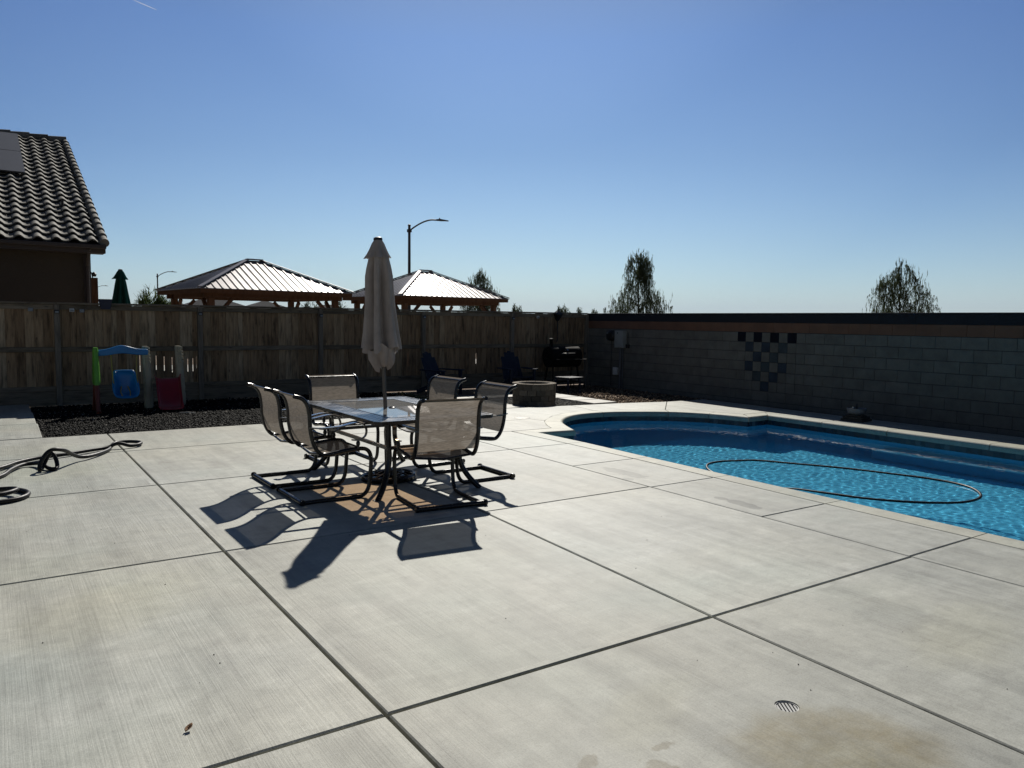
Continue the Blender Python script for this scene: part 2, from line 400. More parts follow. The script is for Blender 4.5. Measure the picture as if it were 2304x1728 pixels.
def cope_mesh(mb, pts, out, joints):
    """pts inner edge, out outer edge, same length; cut at the indexes in joints"""
    prof = [(0, -.09), (0, -.008), (.03, 0), (.86, 0), (.93, -.005), (.975, -.017), (1.0, -.038), (1.0, -.088), (.80, -.095)]
    segs = []; cur = [0]
    for k in range(1, len(pts)):
        cur.append(k)
        if k in joints or k == len(pts)-1: segs.append(cur); cur = [k]
    for sg in segs:
        t = random.random(); vs = []; fs = []; n = len(prof)
        for q, k in enumerate(sg):
            pi, po = Vector(pts[k]), Vector(out[k])
            if q == 0: d = (Vector(pts[sg[1]])-pi).normalized()*.005; pi = pi+d; po = po+d
            if q == len(sg)-1: d = (Vector(pts[sg[-2]])-pi).normalized()*.005; pi = pi+d; po = po+d
            for s_, z_ in prof:
                p = po.lerp(pi, s_); vs.append((p.x, p.y, z_))
        for q in range(len(sg)-1):
            for k in range(n-1): fs.append((q*n+k, q*n+k+1, q*n+n+k+1, q*n+n+k))
        fs.append(tuple(range(n))); fs.append(tuple((len(sg)-1)*n+k for k in range(n))[::-1])
        mb.add(vs, fs, t)
cp = MB()
n_in = []
ysn = [-3.8, -1.2, .1, 1.45, 2.77, 4.03, 5.35, 6.6, 7.87, 8.88]
cope_mesh(cp, [(lerpx(A5, y), y) for y in ysn], [(lerpx(A4, y)+.006, y-.06*(y > 8)) for y in ysn[:-1]]+[(6.226, 9.155)], set(range(20)))
# ledge between the notch and the curve, then round the curve
cope_mesh(cp, [(6.54, 8.885), (7.15, 8.82)], [(6.228, 9.155), (6.95, 9.155)], set())
def out_of(p):
    best = min(range(len(CUR_S)), key=lambda k: (CUR_S[k]-Vector(p)).length); return tuple(CUR_S[best])
so = [tuple(p.to_2d()) for p in cat_rom([(x, y, 0) for x, y in CUR_O[:9]]+[(10.68, 9.66, 0), (10.9, 9.2, 0), (11.02, 8.9, 0)] if False else [(x, y, 0) for x, y in CUR_O]+[(10.68, 9.66, 0), (10.9, 9.2, 0), (11.02, 8.9, 0)], 12)]
def normal_out(k):
    p0 = Vector(spa_s[max(k-1, 0)]); p1 = Vector(spa_s[min(k+1, len(spa_s)-1)]); d = (p1-p0).normalized()
    return Vector((-d.y, d.x))
outs = []
for k, p in enumerate(spa_s):
    nn = normal_out(k); q = Vector(p)+nn*.29
    best = min(so, key=lambda z: (Vector(z)-q).length)
    outs.append(best)
outs[0] = (6.95, 9.155); outs[-1] = (11.02, 8.9)
cope_mesh(cp, spa_s, outs, {9, 18, 28, 36, 42})
cope_mesh(cp, [(10.77, 8.58), (11.31, 8.60)], [(11.025, 8.897), (11.605, 8.897)], set())
cope_mesh(cp, FAR, [(11.605, y if k else 8.897) for k, (x, y) in enumerate(FAR)], set(range(20)))
pbuild(cp, 'coping', M_COPE, pool)
# plaster shell
def wallring(mb, loop, z0, z1, off=0, tone_=.5, rev=False):
    P_ = offset_poly(loop, off); n = len(P_)
    vs = [(x, y, z0) for x, y in P_]+[(x, y, z1) for x, y in P_]
    mb.add(vs, [(k, (k+1) % n, n+(k+1) % n, n+k) for k in range(n)], tone_)
area = sum(LOOP[i][0]*LOOP[(i+1) % len(LOOP)][1]-LOOP[(i+1) % len(LOOP)][0]*LOOP[i][1] for i in range(len(LOOP)))
m, nt, b = newmat('pool_plaster'); P = pos(nt)
c = ramp(nt, noise(nt, P, 3, 6, .6), [(.3, (.12, .49, .74)), (.7, (.15, .55, .81))])
nt.links.new(c, b.inputs['Base Color']); b.inputs['Roughness'].default_value = .7; bump(nt, b, noise(nt, P, 60, 3), .002)
M_PLAS = m
m, nt, b = newmat('waterline_tile'); P = pos(nt)
vr = node(nt, 'ShaderNodeTexVoronoi'); mp = node(nt, 'ShaderNodeMapping'); nt.links.new(P, mp.inputs[0]); mp.inputs[3].default_value = (14, 14, 14); nt.links.new(mp.outputs[0], vr.inputs['Vector']); vr.inputs['Scale'].default_value = 1; vr.inputs['Randomness'].default_value = .35
c = ramp(nt, vr.outputs['Color'], [(.2, (.01, .022, .035)), (.5, (.025, .05, .07)), (.75, (.05, .045, .05)), (.9, (.10, .14, .16))])
nt.links.new(c, b.inputs['Base Color']); b.inputs['Roughness'].default_value = .25
M_TILE = m
sh = MB(); wallring(sh, LOOP, -1.4, -.24, -.03)
P_ = offset_poly(LOOP, -.03); sh.add([(x, y, -1.4) for x, y in P_], [tuple(range(len(P_)))])
shell = pbuild(sh, 'plaster_shell', M_PLAS, pool); shell.cycles.is_caustics_receiver = True
tb = MB(); wallring(tb, LOOP, -.26, -.088, -.022); tband = pbuild(tb, 'tile_band', M_TILE, pool); tband.cycles.is_caustics_receiver = True
bn = MB(); bn.box(10.78, 11.30, -3.7, 6.35, -1.39, -.70, .5, None, .03)
M_BENCH = simple('bench_plaster', (.03, .20, .36), .7)
bench = pbuild(bn, 'underwater_bench', M_BENCH, pool); bench.cycles.is_caustics_receiver = True
# water with a real rippled surface
m, nt, b = newmat('pool_water'); b.inputs['Base Color'].default_value = (.55, .95, 1.0, 1); b.inputs['Transmission Weight'].default_value = 1
b.inputs['IOR'].default_value = 1.33; b.inputs['Roughness'].default_value = 0.0
M_WATER = m
rs = np.random.RandomState(4)
nx, ny = 400, 1060
X = np.linspace(6.25, 11.6, nx+1); Y = np.linspace(-3.85, 10.40, ny+1); XX, YY = np.meshgrid(X, Y)
Z = np.zeros_like(XX)
for i in range(60):
    if i < 48: wl = rs.uniform(.06, .16); slope = .0100/math.sqrt(24)
    else: wl = rs.uniform(.4, 1.1); slope = .005/math.sqrt(6)
    th = rs.normal(1.9, 1.2); k = 2*PI/wl; amp = slope/k
    wx = .10*np.sin(XX*2.7+i)*np.cos(YY*1.9+i*.7)
    Z += amp*np.sin(k*(np.cos(th)*XX+np.sin(th)*YY)+k*wx+rs.uniform(0, 6.28))
V = np.column_stack([XX.ravel(), YY.ravel(), (-.16+Z).ravel()])
idx = np.arange((nx+1)*(ny+1)).reshape(ny+1, nx+1)
F_ = np.column_stack([idx[:-1, :-1].ravel(), idx[:-1, 1:].ravel(), idx[1:, 1:].ravel(), idx[1:, :-1].ravel()])
def np_mesh(name, V, F_, mat, smooth=False, tones=None):
    me = bpy.data.meshes.new(name); nv, nf, k = len(V), len(F_), F_.shape[1]
    me.vertices.add(nv); me.vertices.foreach_set('co', V.astype(np.float32).ravel())
    me.loops.add(nf*k); me.loops.foreach_set('vertex_index', F_.astype(np.int32).ravel())
    me.polygons.add(nf); me.polygons.foreach_set('loop_start', np.arange(0, nf*k, k, dtype=np.int32)); me.polygons.foreach_set('loop_total', np.full(nf, k, dtype=np.int32))
    me.update(calc_edges=True); me.validate()
    if smooth: me.polygons.foreach_set('use_smooth', np.ones(nf, dtype=bool))
    if tones is not None:
        at = me.attributes.new('tone', 'FLOAT', 'FACE'); at.data.foreach_set('value', tones.astype(np.float32))
    me.materials.append(mat); o = bpy.data.objects.new(name, me); link(o); return o
water = np_mesh('pool_water', V, F_, M_WATER, True); tag(water, kind='structure'); water.cycles.is_caustics_caster = True

# ------------------------------------------------------------------ gravel, pavers, soil
def scatter_stones(name, n, region, zbase, smin, smax, mat, seed, flat=.6):
    r = np.random.RandomState(seed)
    ico = np.array([(0, 0, 1), (.89, 0, .45), (.28, .85, .45), (-.72, .53, .45), (-.72, -.53, .45), (.28, -.85, .45), (.72, .53, -.45), (-.28, .85, -.45), (-.89, 0, -.45), (-.28, -.85, -.45), (.72, -.53, -.45), (0, 0, -1)])
    fc = np.array([(0,1,2),(0,2,3),(0,3,4),(0,4,5),(0,5,1),(1,6,2),(2,7,3),(3,8,4),(4,9,5),(5,10,1),(6,7,2),(7,8,3),(8,9,4),(9,10,5),(10,6,1),(11,7,6),(11,8,7),(11,9,8),(11,10,9),(11,6,10)])
    pts = []
    while len(pts) < n:
        c = region(r)
        if c is not None: pts.append(c)
    pts = np.array(pts); Vs = []; Fs = []; T = []
    for i in range(n):
        s = r.uniform(smin, smax)*np.array([1, r.uniform(.55, 1), r.uniform(.45, .8)*flat/.6])
        v = ico*(1+r.uniform(-.28, .28, (12, 1)))*s
        q = r.normal(size=(3, 3)); q, _ = np.linalg.qr(q); 
        tilt = q if r.rand() < .35 else np.array([[math.cos(i), -math.sin(i), 0], [math.sin(i), math.cos(i), 0], [0, 0, 1]])
        v = v@tilt.T + np.array([pts[i][0], pts[i][1], zbase+s[2]*.4+r.uniform(0, smax*.5)])
        Vs.append(v); Fs.append(fc+12*i); T.append(np.full(20, r.rand()))
    return np_mesh(name, np.vstack(Vs), np.vstack(Fs), mat, False, np.concatenate(T))
m, nt, b = newmat('black_rock'); 
c = ramp(nt, tone(nt), [(0, (.0025, .0025, .0025)), (.86, (.006, .006, .0055)), (.95, (.02, .019, .018)), (.985, (.22, .20, .17))])
nt.links.new(c, b.inputs['Base Color']); b.inputs['Roughness'].default_value = .7; b.inputs['Specular IOR Level'].default_value = .10
M_BLACK = m
m, nt, b = newmat('black_bed'); nt.links.new(ramp(nt, noise(nt, pos(nt), 40, 4), [(.3, (.004, .004, .004)), (.7, (.014, .013, .012))]), b.inputs['Base Color']); b.inputs['Roughness'].default_value = .95; bump(nt, b, noise(nt, pos(nt), 45, 4), .03)
M_BED = m
gb = MB(); gb.add([(.55, 11.67, -.055), (7.2, 11.67, -.055), (7.4, 16.1, -.055), (.56, 16.3, -.055)], [(0, 1, 2, 3)])
tag(gb.build('gravel_bed_ground', M_BED), kind='structure')
def reg_black(r):
    x, y = r.uniform(.57, 7.3), r.uniform(11.70, 16.1)
    if y > 14.6 and r.rand() < .6: return None
    return (x, y)
st = scatter_stones('black_gravel', 30000, reg_black, -.055, .008, .023, M_BLACK, 3); tag(st, 'black crushed lava rock filling the bed below the wooden fence', 'gravel', kind='stuff')
m, nt, b = newmat('grey_gravel'); nt.links.new(ramp(nt, tone(nt), [(0, (.05, .05, .048)), (.6, (.12, .115, .105)), (1, (.22, .2, .18))]), b.inputs['Base Color']); b.inputs['Roughness'].default_value = .9
M_GGRAV = m
gb = MB(); gb.add([(8.25, 11.80, -.058), (9.9, 11.80, -.058), (9.9, 13.45, -.058), (8.25, 13.45, -.058)], [(0, 1, 2, 3)], .2)
tag(gb.build('pit_gravel_ground', M_GGRAV), kind='structure')
def reg_grey(r): return (r.uniform(8.28, 9.87), r.uniform(11.83, 13.42))
st = scatter_stones('grey_gravel', 3500, reg_grey, -.058, .010, .022, M_GGRAV, 5); tag(st, 'small grey gravel around the foot of the stone fire pit', 'gravel', kind='stuff')
m, nt, b = newmat('dirt_clods'); nt.links.new(ramp(nt, tone(nt), [(0, (.05, .03, .018)), (.6, (.17, .11, .065)), (1, (.32, .23, .14))]), b.inputs['Base Color']); b.inputs['Roughness'].default_value = .95
def reg_dirt(r):
    x, y = r.uniform(10.5, 12.9), r.uniform(11.15, 15.3)
    return (x, y)
st = scatter_stones('dirt_clods', 2600, reg_dirt, -.07, .010, .035, m, 6); tag(st, 'brown soil clods and dry leaf litter between pavers and block wall', 'soil', kind='stuff')
# square concrete pavers round the gravel square
M_PAVE = concrete('paver_concrete', (.36, .35, .32), False, .15)
pv = MB(); slab(pv, [(-.3, -.3), (.3, -.3), (.3, .3), (-.3, .3)], .0, .05, .05, .5)
pav0 = pv.build('concrete_paver', M_PAVE)
spots = []
for i, xx in enumerate((7.98, 8.60, 9.22)): spots.append((xx, 13.78, 1, 1, 'behind the fire pit, %s' % ('nearest the weeds', 'in the middle of the back row', 'nearest the right hand row')[i]))
for i, yy in enumerate((13.78, 13.16, 12.54, 11.92)): spots.append((10.18, yy, 1, .97, ['at the far corner beside the soil', 'beside the soil, second from the fence', 'beside the soil, second from the pool deck', 'beside the soil, touching the pool deck'][i]))
for i, yy in enumerate((13.16, 12.54, 11.98)): spots.append((7.98, yy, 1, .97 if i < 2 else .85, ['left of the fire pit, farthest of its column', 'left of the fire pit, middle of its column', 'left of the fire pit, touching the pool deck'][i]))
pvn = 0
for (px_, py_, sx_, sy_, txt) in spots:
    o = pav0 if pvn == 0 else link(pav0.copy()); pvn += 1
    o.location = (px_, py_, -.058); o.scale = (sx_, sy_, 1); o.rotation_euler = (0, 0, random.uniform(-.012, .012))
    tag(o, 'pale square paver ' + txt, 'paver', 'square pavers around the fire pit')
# fire pit of stacked blocks
m, nt, b = newmat('split_stone'); tn = tone(nt)
c = ramp(nt, tn, [(0, (.10, .085, .062)), (.5, (.16, .135, .10)), (1, (.24, .20, .15))]); c = mix(nt, c, ramp(nt, noise(nt, pos(nt), 18, 6, .7), [(.3, .6), (.7, 1.15)]), .8, 'MULTIPLY')
nt.links.new(c, b.inputs['Base Color']); b.inputs['Roughness'].default_value = .9; bump(nt, b, noise(nt, pos(nt), 35, 5, .7), .02)
M_STONE = m
fp = thing('fire_pit', 'round tan stone block fire pit on grey gravel', 'fire pit', (8.87, 12.27, -.055))
ring = MB(); core = MB()
for row in range(4):
    z0 = row*.105; nb = 15
    for k in range(nb):
        a0 = 2*PI*(k+.5*(row % 2))/nb+.012; a1 = a0+2*PI/nb-.024; t = random.random(); vs = []
        ro = .425+random.uniform(-.006, .006); ri = .30
        N = 4
        for zz in (z0+.003, z0+.102):
            for rr in (ri, ro):
                for q in range(N+1):
                    th = a0+(a1-a0)*q/N; vs.append((rr*math.cos(th), rr*math.sin(th), zz))
        fs = []; n1 = N+1
        for q in range(N):
            fs += [(q, q+1, n1+q+1, n1+q), (2*n1+q, 3*n1+q, 3*n1+q+1, 2*n1+q+1), (n1+q, n1+q+1, 3*n1+q+1, 3*n1+q), (q, 2*n1+q, 2*n1+q+1, q+1)]
        fs += [(0, n1, 3*n1, 2*n1), (N, 2*n1+N, 3*n1+N, n1+N)]
        ring.add(vs, fs, t)
ring.build('stone_ring', M_STONE, fp)
cp_ = MB()
for k in range(14):
    a0 = 2*PI*k/14+.008; a1 = 2*PI*(k+1)/14-.008; vs = []; N = 4; n1 = N+1
    for zz in (.423, .442):
        for rr in (.31, .435):
            for q in range(n1):
                th = a0+(a1-a0)*q/N; vs.append((rr*math.cos(th), rr*math.sin(th), zz))
    fs = []
    for q in range(N): fs += [(q, q+1, n1+q+1, n1+q), (2*n1+q, 3*n1+q, 3*n1+q+1, 2*n1+q+1), (n1+q, n1+q+1, 3*n1+q+1, 3*n1+q), (q, 2*n1+q, 2*n1+q+1, q+1)]
    fs += [(0, n1, 3*n1, 2*n1), (N, 2*n1+N, 3*n1+N, n1+N)]
    cp_.add(vs, fs, .9)
cp_.build('cap_ring', M_STONE, fp)
M_SOOT = simple('sooty_steel', (.02, .019, .018), .8)
ln = MB(); ln.lathe([(.305, .02), (.305, .43), (.285, .43), (.285, .03)], 28, .3, None, False, True); ln.build('steel_liner', M_SOOT, fp, 'smooth')

# ------------------------------------------------------------------ wood
def wood(name, stops, stain=.6, dark=1.0, axis='Z'):
    m, nt, b = newmat(name); tn = tone(nt); P = pos(nt)
    sh = node(nt, 'ShaderNodeCombineXYZ'); nt.links.new(math_(nt, 'MULTIPLY', tn, 57.), sh.inputs[0]); nt.links.new(math_(nt, 'MULTIPLY', tn, 23.), sh.inputs[2])
    va = node(nt, 'ShaderNodeVectorMath', operation='ADD'); nt.links.new(P, va.inputs[0]); nt.links.new(sh.outputs[0], va.inputs[1]); Q = va.outputs[0]
    vsc = (60, 60, 3) if axis == 'Z' else (3, 60, 60)
    vs2 = (14, 14, 2.2) if axis == 'Z' else (2.2, 14, 14)
    c = ramp(nt, tn, stops)
    gr = noise(nt, Q, 1, 5, .65, vsc); c = mix(nt, c, ramp(nt, gr, [(.3, .55), (.55, 1.0), (.75, 1.2)]), .75, 'MULTIPLY')
    bl = noise(nt, Q, 1, 5, .6, vs2); c = mix(nt, c, ramp(nt, bl, [(.32, .38), (.5, .95), (.7, 1.15)]), stain, 'MULTIPLY')
    kn = node(nt, 'ShaderNodeTexVoronoi'); mp = node(nt, 'ShaderNodeMapping'); nt.links.new(Q, mp.inputs[0]); mp.inputs[3].default_value = (9, 1, 3.2) if axis == 'Z' else (2.5, 9, 9); nt.links.new(mp.outputs[0], kn.inputs['Vector']); kn.inputs['Scale'].default_value = 1
    c = mix(nt, c, ramp(nt, kn.outputs['Distance'], [(.05, .3), (.13, 1.0)]), .8, 'MULTIPLY')
    nt.links.new(c, b.inputs['Base Color']); b.inputs['Roughness'].default_value = .85; b.inputs['Specular IOR Level'].default_value = .2
    bump(nt, b, gr, .006); return m
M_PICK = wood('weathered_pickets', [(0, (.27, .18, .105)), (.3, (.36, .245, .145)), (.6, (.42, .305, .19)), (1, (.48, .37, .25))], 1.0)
M_RAIL = wood('weathered_rails', [(0, (.17, .14, .10)), (1, (.27, .225, .17))], .7, 1, 'X')
M_POST = wood('weathered_posts', [(0, (.20, .17, .135)), (1, (.26, .225, .18))], .6)
def FY(x): return 16.25-.03*x
fence = thing('wooden_fence', 'tall weathered brown board fence with posts and rails behind the patio', 'fence', (6, 16.07, -.07))
fence_posts = [-3.86, -1.42, 1.02, 3.46, 5.90, 8.34, 10.78, 13.13]
# rows of daylight gaps between boards lie in some bays only
for i in range(len(fence_posts)-1):
    x0, x1 = fence_posts[i], fence_posts[i+1]; x = x0-.07 if i else x0; mb = MB()
    while x < x1-.07:
        w = random.choice((.138, .14, .137, .139, .09)); gap = random.uniform(.001, .003)
        xx = min(x+w, x1-.065)
        wide = 2.2 < x < 3.35 or (x > 3.5 and random.random() < .05)
        if x > 12.9: wide = False
        y = FY(x+w/2)+.025; top = 1.79+random.uniform(-.006, .006)
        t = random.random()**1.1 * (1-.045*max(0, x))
        # boards with a shrunken edge let daylight through between rails
        if wide:
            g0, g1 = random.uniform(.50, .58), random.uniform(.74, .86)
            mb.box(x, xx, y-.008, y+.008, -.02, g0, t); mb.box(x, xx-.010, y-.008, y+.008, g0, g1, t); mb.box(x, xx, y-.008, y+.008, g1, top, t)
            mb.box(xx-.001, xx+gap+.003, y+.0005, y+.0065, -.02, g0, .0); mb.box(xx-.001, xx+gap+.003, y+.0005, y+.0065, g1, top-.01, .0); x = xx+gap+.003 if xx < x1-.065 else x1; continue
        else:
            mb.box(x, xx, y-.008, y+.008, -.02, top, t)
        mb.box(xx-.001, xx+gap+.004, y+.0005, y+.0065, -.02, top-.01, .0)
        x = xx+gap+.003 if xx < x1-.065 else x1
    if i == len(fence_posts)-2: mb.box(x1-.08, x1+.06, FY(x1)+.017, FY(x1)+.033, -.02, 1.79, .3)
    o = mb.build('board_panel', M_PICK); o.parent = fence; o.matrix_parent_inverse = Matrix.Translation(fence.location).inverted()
    def rail(nm, z0, z1, d0, d1, tt):
        mb = MB(); mb.bar((x0+.046, FY(x0)-(d0+d1)/2, (z0+z1)/2), (x1-.046, FY(x1)-(d0+d1)/2, (z0+z1)/2), d1-d0, z1-z0, tt, (0, 0, 1), .003)
        o = mb.build(nm, M_RAIL); o.parent = fence; o.matrix_parent_inverse = Matrix.Translation(fence.location).inverted()
    rail('top_rail', 1.70, 1.788, -.012, .028, random.random())
    rail('middle_rail', .93, 1.018, -.012, .028, random.random())
    rail('bottom_rail', .22, .305, -.012, .028, random.random())
    rail('kick_board', -.05, .215, -.020, .018, random.random())
    mb = MB(); mb.bar((x0+.002, FY(x0)-.012, 1.812), (x1-.002, FY(x1)-.012, 1.812), .14, .036, random.random(), (0, 0, 1), .004)
    o = mb.build('cap_rail', M_RAIL); o.parent = fence; o.matrix_parent_inverse = Matrix.Translation(fence.location).inverted()
for x in fence_posts:
    mb = MB(); mb.box(x-.045, x+.045, FY(x)-.075, FY(x)+.015, -.07, 1.79, random.random(), None, .004)
    o = mb.build('post', M_POST); o.parent = fence; o.matrix_parent_inverse = Matrix.Translation(fence.location).inverted()
# solar lights along the fence
M_DARKP = simple('black_plastic', (.012, .012, .013), .45)
M_WHITEP = simple('white_plastic', (.62, .62, .60), .5)
M_GREYP = simple('grey_plastic', (.22, .24, .26), .5)
def fence_light(x, z, mat, label, dy=.075, grp='small lights fixed under the fence cap'):
    t = thing('solar_light', label, 'light', (x, FY(x)-dy, z), 0, grp)
    mb = MB(); mb.box(-.04, .04, -.03, .0, -.03, .035, .5, None, .008); mb.build('housing', mat, t)
    mb = MB(); mb.box(-.028, .028, -.036, -.0302, -.022, .012, .5, None, .002); mb.build('lens', M_GREYP, t); return t
names = ['left of the swing', 'above the red slide', 'behind the back chair', 'right of the closed parasol', 'above the low dark seat', ]
for x, n_ in zip((1.02, 3.46, 5.90, 8.34, 10.78), names): fence_light(x, 1.66, M_DARKP, 'small black solar light on the fence post ' + n_)
fence_light(1.26, 1.69, M_WHITEP, 'small white solar light under the fence cap, left of the green swing leg', .03)
fence_light(1.42, 1.68, M_GREYP, 'small grey solar light under the fence cap, above the green swing leg', .03)
fence_light(11.55, 1.70, M_WHITEP, 'small white solar light under the fence cap near the pointed lantern', .03)
fence_light(.62, 1.69, M_GREYP, 'small grey solar light under the fence cap nearest the picture edge', .03)
# dark blue box hooked over the fence top
M_NAVY = simple('navy_plastic', (.008, .014, .045), .5)
t = thing('planter_box', 'dark blue planter box hooked over the top of the fence', 'planter box', (1.80, FY(1.8)-.085, 1.72), 0)
mb = MB(); vs = []
for z, hx, hy in ((0, .075, .05), (.17, .11, .07)):
    for sx, sy in ((-1, -1), (1, -1), (1, 1), (-1, 1)): vs.append((sx*hx, sy*hy-.01, z))
mb.add(vs, [(0, 3, 2, 1), (0, 1, 5, 4), (1, 2, 6, 5), (2, 3, 7, 6), (3, 0, 4, 7), (4, 5, 6, 7)]); mb.build('box', M_NAVY, t)
mb = MB(); mb.box(-.115, .115, -.085, .065, .168, .185, .5, None, .004); mb.box(-.1, -.07, .05, .16, .160, .168); mb.box(.07, .1, .05, .16, .160, .168); mb.build('rim', M_NAVY, t)
# pointed lantern on the fence
t = thing('post_lantern', 'small black pointed lantern standing on the fence top near the corner', 'lantern', (12.15, FY(12.15)-.06, 1.60), 0)
mb = MB(); mb.lathe([(.02, 0), (.05, .04), (.085, .10), (.13, .165), (.13, .18)], 4, .5, Matrix.Rotation(PI/4, 4, 'Z')); mb.build('body', M_DARKP, t)
mb = MB(); mb.lathe([(.145, .181), (.10, .225), (.045, .26), (.006, .285)], 4, .5, Matrix.Rotation(PI/4, 4, 'Z')); mb.build('roof', M_DARKP, t)
mb = MB(); mb.tube([(0, 0, .02), (0, .0, -.5), (0, .035, -.52)], .012); mb.build('bracket', M_DARKP, t)

# ------------------------------------------------------------------ block wall
def WX(y): return 12.775+.025*y
m, nt, b = newmat('grey_block'); tn = tone(nt); P = pos(nt)
c = ramp(nt, tn, [(0, (.170, .160, .136)), (1, (.200, .188, .160))]); c = mix(nt, c, ramp(nt, noise(nt, P, 4, 6, .65), [(.3, .72), (.7, 1.12)]), .8, 'MULTIPLY')
c = mix(nt, c, ramp(nt, noise(nt, P, 120, 2, .6), [(.3, .75), (.6, 1.05)]), .6, 'MULTIPLY')
nt.links.new(c, b.inputs['Base Color']); b.inputs['Roughness'].default_value = .95; b.inputs['Specular IOR Level'].default_value = .15; bump(nt, b, noise(nt, P, 150, 3, .7), .006)
M_BLOCK = m
M_MORT = simple('mortar', (.045, .045, .042), .95, 0, .1)
M_BROWNB = simple('brown_block', (.17, .085, .05), .9, 0, .18, 3, .004)
M_CAPB = simple('charcoal_block', (.012, .013, .018), .85, 0, .2, 3, .004)
wall = thing('block_wall', 'long grey concrete block wall with a rust band and charcoal cap beside the pool', 'wall', (13, 6, -.07))
def wp(mb, nm, mat): 
    o = mb.build(nm, mat); o.parent = wall; o.matrix_parent_inverse = Matrix.Translation(wall.location).inverted(); return o
def wbox(mb, y0, y1, z0, z1, d=0.0, th=.03, t=.5, b=.004):
    xa = WX((y0+y1)/2); mb.box(xa-d, xa+th, y0, y1, z0, z1, t, None, b)
Y_END = 15.86; COLP = .2075; YSQ = 10.755   # left edge of first accent square
mb = MB(); mb.add([(WX(-8)+.010, -8, -.08), (WX(-8)+.2, -8, -.08), (WX(Y_END)+.2, Y_END, -.08), (WX(Y_END)+.010, Y_END, -.08), (WX(-8)+.010, -8, 1.70), (WX(-8)+.2, -8, 1.70), (WX(Y_END)+.2, Y_END, 1.70), (WX(Y_END)+.010, Y_END, 1.70)],
    [(0, 1, 2, 3), (4, 7, 6, 5), (0, 4, 5, 1), (1, 5, 6, 2), (2, 6, 7, 3), (3, 7, 4, 0)]); wp(mb, 'mortar_core', M_MORT)
acc = {0: (0, 2, 4, 6), 1: (1, 3, 5), 2: (2, 4), 3: (1, 3, 5), 4: (2, 4), 5: (3,)}
body = MB(); M_ACC = [simple('black_glaze', (.006, .007, .013), .8, 0, .2, 12, 0, .2), simple('slate_blue_block', (.040, .052, .068), .85, 0, .3, 5, 0, .2), simple('teal_grey_block', (.055, .068, .072), .85, 0, .3, 5, 0, .2)]
accs = []
for r in range(8):
    z1 = 1.425-.2*r; z0 = z1-.192
    if r == 7: z0 = -.07
    # courses run from the fence corner toward the camera; y decreases to the right
    off = (r % 2)*COLP
    cells = []
    n0 = -28; k = n0
    marks = sorted(acc.get(r, ()))
    col = -30
    while YSQ-col*COLP > -8:
        if col in marks:
            accs.append((r, col, z0, z1)); col += 1; continue
        # full block spans two columns unless it meets an accent square
        if 0 <= col <= 6 and marks: wdt = 1
        else:
            wdt = 2 if (col+r) % 2 == 0 else 1
            if (col+1) in marks: wdt = 1
        ya = YSQ-col*COLP; yb = YSQ-(col+wdt)*COLP
        if ya < Y_END and yb > -8: wbox(body, yb+.005, min(ya-.005, Y_END), z0, z1, random.uniform(0, .0022), .03, random.random())
        elif yb < Y_END and ya >= Y_END: wbox(body, yb+.004, Y_END, z0, z1, 0, .03, random.random())
        col += wdt
wp(body, 'grey_blocks', M_BLOCK)
for r, col, z0, z1 in accs:
    mb = MB(); ya = YSQ-col*COLP; yb = ya-COLP; wbox(mb, yb+.004, ya-.004, z0+.001, z1-.001, .004, .03)
    wp(mb, 'accent_block', M_ACC[0] if r == 0 else M_ACC[1 if (r+col) % 3 else 2])
mb = MB(); y = -8
k = 0
while y < Y_END:
    y2 = min(y+.415, Y_END); wbox(mb, y+.003, y2-.003, 1.433, 1.623, random.uniform(0.001, .003), .1, random.random()); y = y2
wp(mb, 'rust_course', M_BROWNB)
mb = MB(); y = -8
while y < Y_END:
    y2 = min(y+.83, Y_END); wbox(mb, y+.0015, y2-.0015, 1.628, 1.795, random.uniform(.004, .006), .2, random.random()); wbox(mb, y+.001, y2-.001, 1.7955, 1.822, .022, .225, random.random(), .006); y = y2
wp(mb, 'charcoal_cap', M_CAPB)

# electrical things on the wall
M_BOXG = simple('grey_painted_steel', (.30, .31, .29), .45, 0, .1, 6)
M_PIPE = simple('grey_conduit', (.10, .10, .105), .5)
def wl(name, label, cat, y, z): return thing(name, label, cat, (WX(y)-.006, y, z))
t = wl('electrical_box', 'tall light grey electrical box on the block wall near the corner', 'electrical box', 14.42, .96)
mb = MB(); mb.box(-.13, 0, -.155, .155, 0, .43, .5, None, .006); mb.build('cabinet', M_BOXG, t)
mb = MB(); mb.box(-.139, -.1305, -.14, .14, .012, .418, .5, None, .003); d_ = mb.build('door', M_BOXG, t)
mb = MB(); mb.lathe([(.018, 0), (.018, .012)], 12, .5, Matrix.Translation((-.1395, .03, .37)) @ Matrix.Rotation(-PI/2, 4, 'Y')); h_ = mb.build('lock', M_DARKP, d_)
mb = MB(); mb.tube([(-.06, 0, 0), (-.06, 0, -.96), (-.06, 0, -1.02)], .03, 10); mb.build('conduit', M_PIPE, t, 'smooth')
mb = MB(); mb.tube([(-.05, -.08, 0), (-.05, -.08, -1.02)], .015, 8); mb.build('conduit', M_PIPE, t, 'smooth')
mb = MB(); mb.box(-.07, 0, -.27, -.20, .0, .09, .5, None, .005); mb.tube([(-.03, -.235, .09), (-.03, -.235, .38)], .008); mb.build('side_switch', M_DARKP, t)
t = wl('timer_unit', 'black rounded control unit on the wall left of the grey electrical box', 'control unit', 14.80, 1.13)
mb = MB(); mb.box(-.12, 0, -.15, .15, 0, .26, .5, None, .045); mb.build('case', M_DARKP, t, 'smooth')
mb = MB(); mb.box(-.124, -.1205, .04, .10, .18, .205, .5, None, .001); mb.build('display', M_GREYP, t)
